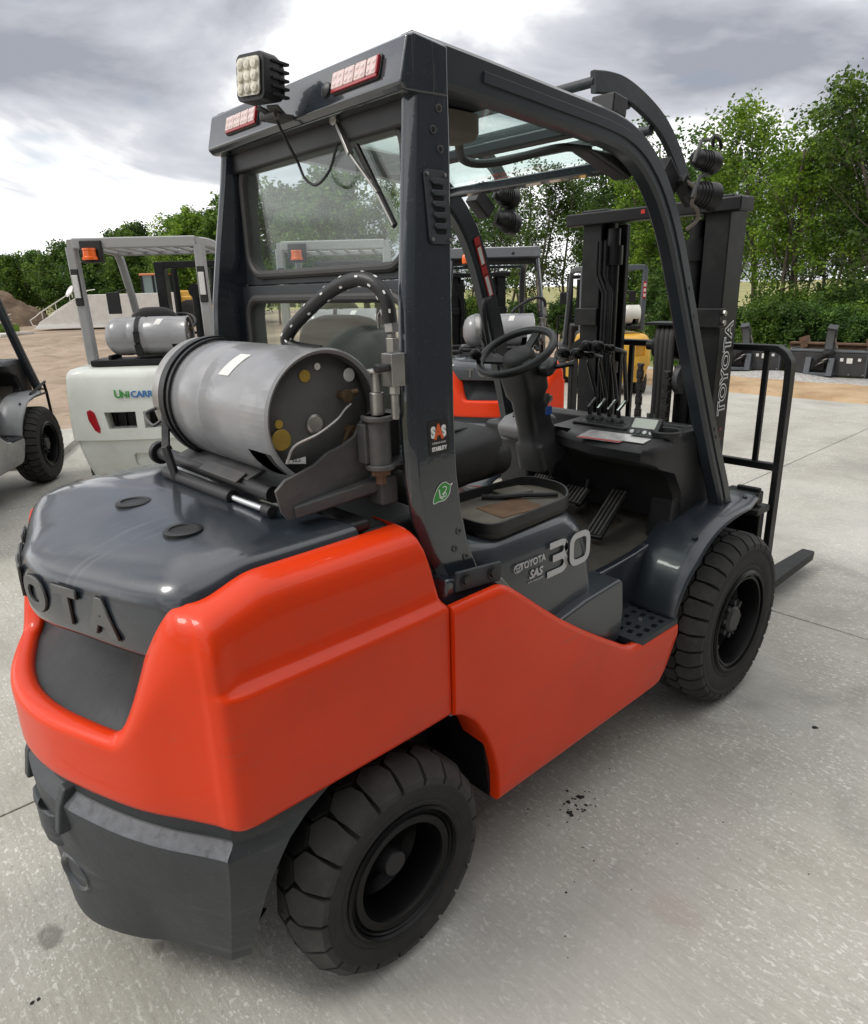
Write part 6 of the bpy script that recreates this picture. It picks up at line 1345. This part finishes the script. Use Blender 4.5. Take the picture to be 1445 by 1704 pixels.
# ------------------------------------------------------------------ attachments at the right edge
ATT = mat('black_attachment_paint', (.028, .030, .033), .45, var=.2, vscale=3, rvar=.1, dirt=(.1, .09, .08), dirt_amt=.3, dscale=3)
ATTG = mat('grey_attachment_paint', (.075, .085, .095), .45, var=.12, vscale=3)
def snow_blower(loc, rz, label, s=1.0, flip=1):
    r = empty('snow_blower', label, 'attachment', loc, rz, 'skid attachments parked on the gravel'); r.scale = (s, s, s)
    mb = MB(); mb.prism([(.25, .05), (.25, .62), (.45, .68), (.95, .66), (1.0, .05)], 'y', -.95, .95); mb.build('housing', ATT, r, bevel=.02)
    mb = MB(); mb.box((.33, 0, .66), (.2, 1.9, .05)); mb.build('top_rail', ATTG, r, bevel=.01)
    for y in (.42, -.12): mb = MB(); mb.prism([(0, .06), (.10, .50), (.22, .50), (.22, .06)], 'y', y-.07, y+.07); mb.build('mount_plate', ATTG, r, bevel=.008)
    mb = MB(); mb.box((.12, .15, .09), (.2, .60, .08)); mb.build('mount_foot', ATTG, r, bevel=.01)
    mb = MB(); mb.cyl((.12, .1, .42), (.2, .1, .42), .12, n=16); mb.box((.14, .18, .3), (.12, .3, .2)); mb.build('motor', BLACKM, r)
    for k in range(4): mb = MB(); mb.tube(crom([(.10, .30-.06*k, .22+.06*k), (.02, .2-.05*k, .30+.05*k), (.02, .05-.03*k, .40+.03*k), (.12, -.02, .48)], 5), .015, 6); mb.build('hose', STEEL if k % 2 else BLACKP, r)
    ch = crom([(.30, .0, .62), (.28, .0, .85), (.22, -.02*flip, 1.10), (.10, -.06*flip, 1.28)], 5); mb = MB(); mb.rail(ch, .22, .16, .15); cho = mb.build('chute', ATT, r, smooth=35)
    mb = MB(); mb.rail([p+Vector((-.09, 0, 0)) for p in ch[2:-3]], .17, .02, .2); mb.build('chute_cover', ATTG, cho, smooth=35)
    mb = MB(); mb.cyl((.28, 0, .60), (.28, 0, .68), .16, n=20); mb.build('chute_ring', ATT, r)
    for y, w_, h_, z in ((-.32, .075, .08, .46), (-.50, .13, .13, .44), (-.72, .07, .07, .47)): mb = MB(); mb.box((.247, y, z), (.003, w_, h_)); mb.build('paper_label', PAPER, r)
    mb = MB(); mb.cyl((.6, -.9, .3), (.6, .9, .3), .12, n=14); mb.build('auger', ATT, r)
    for y in (-.9, .93): mb = MB(); mb.prism([(.2, .02), (.2, .60), (.35, .72), (1.05, .70), (1.15, .02)], 'y', y-.015, y+.015); mb.build('side_plate', ATTG, r, bevel=.005)
    mb = MB(); mb.bar((.28, -.18, .70), (.22, -.10, 1.0), .035, .035); mb.build('chute_cylinder', STEEL, r)
    for k in range(6): mb = MB(); mb.cyl((.246, -.85+k*.33, .10), (.236, -.85+k*.33, .10), .018, n=8); mb.build('bolt', STEEL, r)
    mb = MB(); mb.tube(crom([(.14, .2, .45), (.06, .0, .62), (.1, -.15, .72), (.2, -.14, .8)], 6), .013, 6); mb.build('hose', BLACKP, r)
    return r
snow_blower((12.0, 2.62, .02), R(4), 'black snow blower attachment with upright chute, right of the load backrest', .66)
snow_blower((12.1, 4.05, .02), R(14), 'black snow blower attachment with curved chute, behind the load backrest bars', .66, -1)
bk = empty('bucket_attachment', 'grey steel bucket attachment cut by the right edge of the photo', 'attachment', (11.95, 1.62, .02), R(4), 'skid attachments parked on the gravel')
mb = MB(); mb.prism([(.0, .0), (.10, .52), (.9, .50), (1.0, .0)], 'y', -1.1, .25); mb.build('shell', ATTG, bk, bevel=.02)
mb = MB(); mb.box((.03, -.3, .5), (.05, 1.4, .04)); mb.build('lip', ATT, bk)
sl = empty('steel_beam', 'short rusty steel beam lying behind the snow blowers', 'beam', (13.2, 2.9, .22), R(92))
mb = MB(); mb.box((0, 0, .28), (1.5, .16, .03)); mb.box((0, 0, .10), (1.5, .03, .36)); mb.box((0, 0, -.08), (1.5, .16, .03)); mb.build('beam_section', RUST, sl)
for x in (-.6, .5): mb = MB(); mb.box((x, .0, .30), (.12, .2, .2), Euler((0, .3, 0))); mb.build('beam_bracket', RUST, sl)

# ------------------------------------------------------------------ trees
def leaf_mat(name, c0, c1):
    M = bpy.data.materials.new(name); M.use_nodes = True; t = M.node_tree; L = t.links.new; t.nodes.clear()
    o = t.nodes.new('ShaderNodeOutputMaterial'); g = t.nodes.new('ShaderNodeNewGeometry'); oi = t.nodes.new('ShaderNodeObjectInfo')
    r = t.nodes.new('ShaderNodeValToRGB'); r.color_ramp.elements[0].color = (*c0, 1); r.color_ramp.elements[1].color = (*c1, 1); L(g.outputs['Random Per Island'], r.inputs[0])
    hs = t.nodes.new('ShaderNodeHueSaturation'); mr = t.nodes.new('ShaderNodeMapRange'); mr.inputs['To Min'].default_value = .75; mr.inputs['To Max'].default_value = 1.25; L(oi.outputs['Random'], mr.inputs[0]); L(r.outputs[0], hs.inputs['Color'])
    tcn = t.nodes.new('ShaderNodeTexCoord'); nzn = t.nodes.new('ShaderNodeTexNoise'); nzn.inputs['Scale'].default_value = 1.1; nzn.inputs['Detail'].default_value = 3; L(tcn.outputs['Object'], nzn.inputs['Vector'])
    mr2 = t.nodes.new('ShaderNodeMapRange'); mr2.inputs['From Min'].default_value = .35; mr2.inputs['From Max'].default_value = .65; mr2.inputs['To Min'].default_value = .5; mr2.inputs['To Max'].default_value = 1.35; L(nzn.outputs['Fac'], mr2.inputs[0])
    mv = t.nodes.new('ShaderNodeMath'); mv.operation = 'MULTIPLY'; L(mr.outputs[0], mv.inputs[0]); L(mr2.outputs[0], mv.inputs[1]); L(mv.outputs[0], hs.inputs['Value'])
    mh = t.nodes.new('ShaderNodeMapRange'); mh.inputs['From Min'].default_value = .3; mh.inputs['From Max'].default_value = .7; mh.inputs['To Min'].default_value = .515; mh.inputs['To Max'].default_value = .48; L(nzn.outputs['Fac'], mh.inputs[0]); L(mh.outputs[0], hs.inputs['Hue'])
    d = t.nodes.new('ShaderNodeBsdfPrincipled'); d.inputs['Roughness'].default_value = .55; d.inputs['Specular IOR Level'].default_value = .3; L(hs.outputs[0], d.inputs['Base Color'])
    tr_ = t.nodes.new('ShaderNodeBsdfTranslucent'); L(hs.outputs[0], tr_.inputs[0]); m_ = t.nodes.new('ShaderNodeMixShader'); m_.inputs[0].default_value = .42; L(d.outputs[0], m_.inputs[1]); L(tr_.outputs[0], m_.inputs[2]); L(m_.outputs[0], o.inputs[0]); return M
LEAF1 = leaf_mat('leaf_mid_green', (.036, .088, .012), (.15, .26, .034)); LEAF2 = leaf_mat('leaf_deep_green', (.027, .068, .014), (.095, .185, .032)); LEAF3 = leaf_mat('leaf_fresh_green', (.085, .185, .016), (.25, .40, .042))
BARK = mat('grey_bark', (.095, .078, .060), .95, var=.35, vscale=6, bump=.5, bscale=14)
def gen_tree(seed, H, spread, stems, clear, leaves_per, clump, leaf, lean=.12, density=1.0):
    """skeleton of tapering limbs, leaf faces spread round the twig ends"""
    rng = np.random.RandomState(seed); wood = MB(); tips = []
    def limb(p, d, length, r, lvl):
        n = 5 if lvl < 2 else 3; pts = [Vector(p)]; rr_ = [r]; d = Vector(d).normalized()
        for i in range(n):
            d = (d+Vector(rng.normal(0, .10 if lvl == 0 else .17, 3))+Vector((0, 0, .05 if lvl else .02))).normalized(); pts.append(pts[-1]+d*length/n); rr_.append(r*(1-.62*(i+1)/n))
        wood.tube(pts, rr_, 7 if lvl == 0 else 5 if lvl == 1 else 4)
        if lvl == 3 or (lvl == 2 and length < .5): tips.append((pts[-1], lvl)); tips.append((pts[len(pts)//2], lvl)); return
        k = {0: rng.randint(8, 12), 1: rng.randint(4, 7), 2: rng.randint(3, 5)}[lvl]
        for i in range(k):
            t = clear+(1-clear)*(i+.5+rng.uniform(-.4, .4))/k if lvl == 0 else .25+.75*(i+.6)/k
            j = min(len(pts)-2, int(t*n)); f = t*n-j; q = pts[j].lerp(pts[j+1], min(1, max(0, f))); a = rng.uniform(0, 6.28); ang = rng.uniform(.55, 1.05) if lvl else rng.uniform(.5, 1.1)*(1.15-.5*t)
            base = (pts[j+1]-pts[j]).normalized(); s_ = base.cross(Vector((math.cos(a), math.sin(a), .13))).normalized(); dd = base*math.cos(ang)+s_*math.sin(ang)
            ln = (spread*(1.05-.55*abs(t-.45)) if lvl == 0 else length*rng.uniform(.42, .65)); limb(q, dd, ln*rng.uniform(.75, 1.15), max(.006, rr_[j]*(.42 if lvl == 0 else .5)), lvl+1)
        tips.append((pts[-1], lvl))
    for s in range(stems):
        a = 6.28*s/stems+rng.rand(); limb((.18*math.cos(a)*(stems > 1), .18*math.sin(a)*(stems > 1), -.15), (lean*math.cos(a)*(1 if stems > 1 else .3), lean*math.sin(a)*(1 if stems > 1 else .3), 1), H*rng.uniform(.82, 1.0), H*.014/math.sqrt(stems)+.02, 0)
    V = []; cnt = 0
    keep = [tp for tp in tips if rng.rand() < density]
    C = np.array([tuple(p) for p, l in keep]); N_ = len(C)*leaves_per
    cc = np.repeat(C, leaves_per, 0)+np.clip(rng.normal(0, clump, (N_, 3)), -1.5*clump, 1.5*clump)*np.array([1, 1, .75])
    sz = leaf*rng.uniform(.45, 1.55, N_); a = rng.normal(0, 1, (N_, 3)); a[:, 2] *= .6; a /= np.linalg.norm(a, axis=1)[:, None]; b = rng.normal(0, 1, (N_, 3)); b -= (a*b).sum(1)[:, None]*a; b /= np.linalg.norm(b, axis=1)[:, None]
    q = np.stack([cc-a*sz[:, None]*.6, cc+b*sz[:, None]*.36, cc+a*sz[:, None]*.6, cc-b*sz[:, None]*.36], 1).reshape(-1, 3)
    me = bpy.data.meshes.new('crown'); me.vertices.add(4*N_); me.vertices.foreach_set('co', q.ravel()); me.loops.add(4*N_); me.loops.foreach_set('vertex_index', np.arange(4*N_)); me.polygons.add(N_); me.polygons.foreach_set('loop_start', np.arange(0, 4*N_, 4)); me.update(calc_edges=True); me.validate()
    wm = bpy.data.meshes.new('trunk'); wm.from_pydata(wood.v, [], wood.f); wm.materials.append(BARK); wm.shade_smooth(); wm.update()
    return wm, me, N_
VAR = {}; HT = {}
for key, args in {'tallA': (11, 8.2, 2.2, 2, .26, 15, .19, .11), 'tallB': (23, 8.6, 2.0, 3, .30, 14, .19, .11), 'tallC': (37, 7.6, 2.3, 2, .24, 15, .20, .11), 'thin': (41, 7.8, 1.6, 3, .26, 8, .22, .11),
                  'bushy': (53, 6.2, 2.5, 3, .10, 17, .26, .18), 'shrub': (61, 2.0, 1.25, 5, .08, 12, .15, .11)}.items():
    VAR[key] = gen_tree(*args, density={'tallA': .86, 'tallB': .82, 'tallC': .86, 'thin': .75}.get(key, 1.0)); co_ = np.empty(len(VAR[key][1].vertices)*3); VAR[key][1].vertices.foreach_get('co', co_); HT[key] = float(np.percentile(co_[2::3], 99.7))
print('TREES', {k: (len(v[0].polygons), v[2]) for k, v in VAR.items()})
def tree(kind, loc, h, rz, label, leafm, group, cat='tree', name='tree'):
    wm, lm, n = VAR[kind]; base = {'tallA': 8.2, 'tallB': 8.6, 'tallC': 7.6, 'thin': 7.8, 'bushy': 6.2, 'shrub': 2.0}[kind]; s = h/HT[kind]
    r = empty(name, label, cat, loc, rz, group); r.scale = (s, s, s)
    a = bpy.data.objects.new('trunk', wm); b = bpy.data.objects.new('crown', lm)
    for o in (a, b): COL.objects.link(o); o.parent = r
    if not lm.materials: lm.materials.append(leafm)
    b.material_slots[0].link = 'OBJECT'; b.material_slots[0].material = leafm; return r
GT = 'trees standing in a line behind the yard'
specs = [  # px column, forward distance, height, kind, leaf, label
 (1500, 19, 120, 'tallA', LEAF1, 'tall leafy tree just leaving the right edge of the photo'),
 (1425, 18.5, 140, 'tallC', LEAF1, 'tall tree at the right edge above the grey bucket attachment'),
 (1372, 21, 168, 'tallB', LEAF1, 'many-stemmed tree above the snow blower chute'),
 (1310, 24, 218, 'thin', LEAF2, 'thin open tree with bare lower stems right of the mast'),
 (1262, 21, 205, 'tallA', LEAF3, 'bright green tree top showing just right of the mast'),
 (1215, 23, 200, 'tallC', LEAF3, 'bright green tree rising behind the top of the mast'),
 (1140, 25, 182, 'thin', LEAF2, 'thin tree whose top shows above the curved front guard bar'),
 (1075, 26, 250, 'tallB', LEAF3, 'bright tree filling the gap between mast and front guard bar'),
 (1005, 29, 250, 'tallA', LEAF2, 'tree seen behind the left mast rail'),
 (945, 31, 270, 'thin', LEAF1, 'open tree seen between the red forklift and the mast'),
 (890, 30, 280, 'tallC', LEAF1, 'tree seen over the guard post of the red forklift'),
 (835, 33, 285, 'thin', LEAF2, 'open thin tree seen beside the left guard rail'),
 (785, 34, 300, 'tallB', LEAF2, 'tree seen just right of the rear pillar'),
 (720, 35, 290, 'tallA', LEAF1, 'tree mostly hidden behind the rear pillar'),
 (640, 36, 285, 'tallB', LEAF1, 'tree at the right side of the rear cab window'),
 (575, 38, 278, 'bushy', LEAF2, 'full tree in the middle of the rear cab window'),
 (500, 42, 300, 'bushy', LEAF2, 'full tree at the left side of the rear cab window'),
 (430, 46, 320, 'bushy', LEAF1, 'bushy tree at the left rim of the rear cab window'),
 (372, 46, 338, 'bushy', LEAF3, 'bright bushy tree against the left guard pillar'),
 (325, 48, 342, 'tallC', LEAF3, 'bright tree above the right post of the pale forklift'),
 (275, 50, 365, 'bushy', LEAF1, 'bushy tree above the roof slats of the pale forklift'),
 (222, 53, 385, 'bushy', LEAF2, 'dark bushy tree seen through the guard of the pale forklift'),
 (170, 56, 388, 'bushy', LEAF1, 'bushy tree behind the left guard post of the pale forklift'),
 (112, 58, 402, 'bushy', LEAF1, 'mid green bushy tree right above the soil mound'),
 (62, 60, 405, 'bushy', LEAF2, 'dark bushy tree behind the soil mound'),
 (10, 62, 408, 'bushy', LEAF2, 'dark bushy tree at the far left edge of the photo'),
 (-50, 60, 405, 'bushy', LEAF2, 'dark bushy tree beyond the left edge of the photo')]
specs += [(1345, 30, 250, 'tallC', LEAF2, 'darker tree standing farther back between the right-hand trees'), (1285, 33, 262, 'tallA', LEAF2, 'darker back-row tree right of the mast'), (1175, 33, 255, 'tallB', LEAF2, 'darker back-row tree behind the mast head'), (1045, 37, 290, 'bushy', LEAF2, 'low dark back-row tree between the mast rails'),
 (965, 40, 300, 'tallB', LEAF2, 'back-row tree left of the mast rails'), (865, 42, 310, 'tallC', LEAF2, 'back-row tree between the red forklift and the left guard rail'), (1465, 27, 200, 'tallB', LEAF2, 'darker back-row tree at the right edge of the photo')]
specs += [(px_, 67, yt, 'bushy', LEAF2, 'dark back-row tree in the far wood '+lb) for px_, yt, lb in ((-20, 415, 'at the left edge'), (36, 412, 'left of the soil mound top'), (88, 408, 'right of the soil mound top'), (140, 400, 'behind the pale forklift beacon'), (196, 396, 'left of the pale forklift mast'), (250, 380, 'right of the pale forklift mast'), (300, 360, 'above the pale forklift tank'), (350, 352, 'beside the left guard pillar'), (405, 345, 'behind the left guard pillar'))]
trng = random.Random(9)
for px_, dep, h, kind, lm_, lab in specs:
    h = 1.79+.951*dep*math.tan(math.atan((852-h)/FPX)-R(17.93)+R(1.61)*(px_-722)/1147*0)
    tree(kind, cam_at(px_, dep, -.15), h, trng.uniform(0, 6.28), lab, lm_, GT)
GS = 'shrubs under the tree line'
k = 0
for px_, dep, h in ((1455, 15.5, 1.5), (1415, 15.2, 1.1), (1368, 16.5, 1.2), (1325, 16.2, 1.2), (1285, 16.8, 1.3), (1245, 17.2, 1.3), (1200, 18, 1.2), (1395, 18.5, 1.7), (1300, 19, 1.5), (1440, 19, 2.0), (1345, 20, 1.6), (1250, 20, 1.5),
                    (1110, 21, 1.6), (1090, 24, 2.2), (1020, 26, 1.4), (930, 27, 1.3), (865, 28, 1.3), (800, 30, 1.5), (20, 50, 2.2), (40, 51, 2.0)):
    nb = 'nearest the right edge|in front of the grey bucket|behind the snow blower chute|left of the snow blower chute|right of the backrest corner|behind the backrest bars|beside the mast foot|behind the front row, right|behind the front row, centre|tall, under the rightmost tree|between two tree trunks|behind the backrest top bar|right of the mast hoses|bright, between mast and guard bar|left of the mast hoses|beyond the yellow forklift|beyond the red forklift|beside the rear pillar|left foot of the soil mound|beside the soil mound'.split('|')[k]
    tree('shrub', cam_at(px_, dep, -.12), h, trng.uniform(0, 6.28), 'low leafy shrub '+nb, (LEAF2, LEAF2, LEAF1)[k % 3] if k != 0 else LEAF3, GS, 'shrub', 'shrub'); k += 1
# grass patches (uncountable) near the scrap heap and along the gravel
def grass(name, pts, n, h, label, seed):
    rng = np.random.RandomState(seed); P = np.array(pts); u = rng.dirichlet(np.ones(len(P)), n)@P; a = rng.uniform(0, 6.28, n); hh_ = h*rng.uniform(.5, 1.2, n); w_ = .012+.01*rng.rand(n); ln = rng.normal(0, .35, (n, 2))*hh_[:, None]
    dx, dy = np.cos(a)*w_, np.sin(a)*w_; z0 = np.full(n, -.03)
    q = np.stack([np.stack([u[:, 0]-dx, u[:, 1]-dy, z0], 1), np.stack([u[:, 0]+dx, u[:, 1]+dy, z0], 1), np.stack([u[:, 0]+ln[:, 0], u[:, 1]+ln[:, 1], hh_], 1)], 1).reshape(-1, 3)
    me = bpy.data.meshes.new(name); me.vertices.add(3*n); me.vertices.foreach_set('co', q.ravel()); me.loops.add(3*n); me.loops.foreach_set('vertex_index', np.arange(3*n)); me.polygons.add(n); me.polygons.foreach_set('loop_start', np.arange(0, 3*n, 3)); me.update(calc_edges=True); me.materials.append(LEAF1)
    o = bpy.data.objects.new(name, me); COL.objects.link(o); o['kind'] = 'stuff'; o['label'] = label; o['category'] = 'grass'; return o
A = [cam_at(0, 41), cam_at(95, 41), cam_at(95, 46), cam_at(0, 46)]; grass('grass', [(p.x, p.y) for p in A], 9000, .35, 'patch of green grass before the soil mound', 1)
A = [(12.6, -4), (12.6, 7), (15.5, 7), (15.5, -4)]; grass('grass', A, 16000, .30, 'rough grass along the gravel strip under the trees', 2)
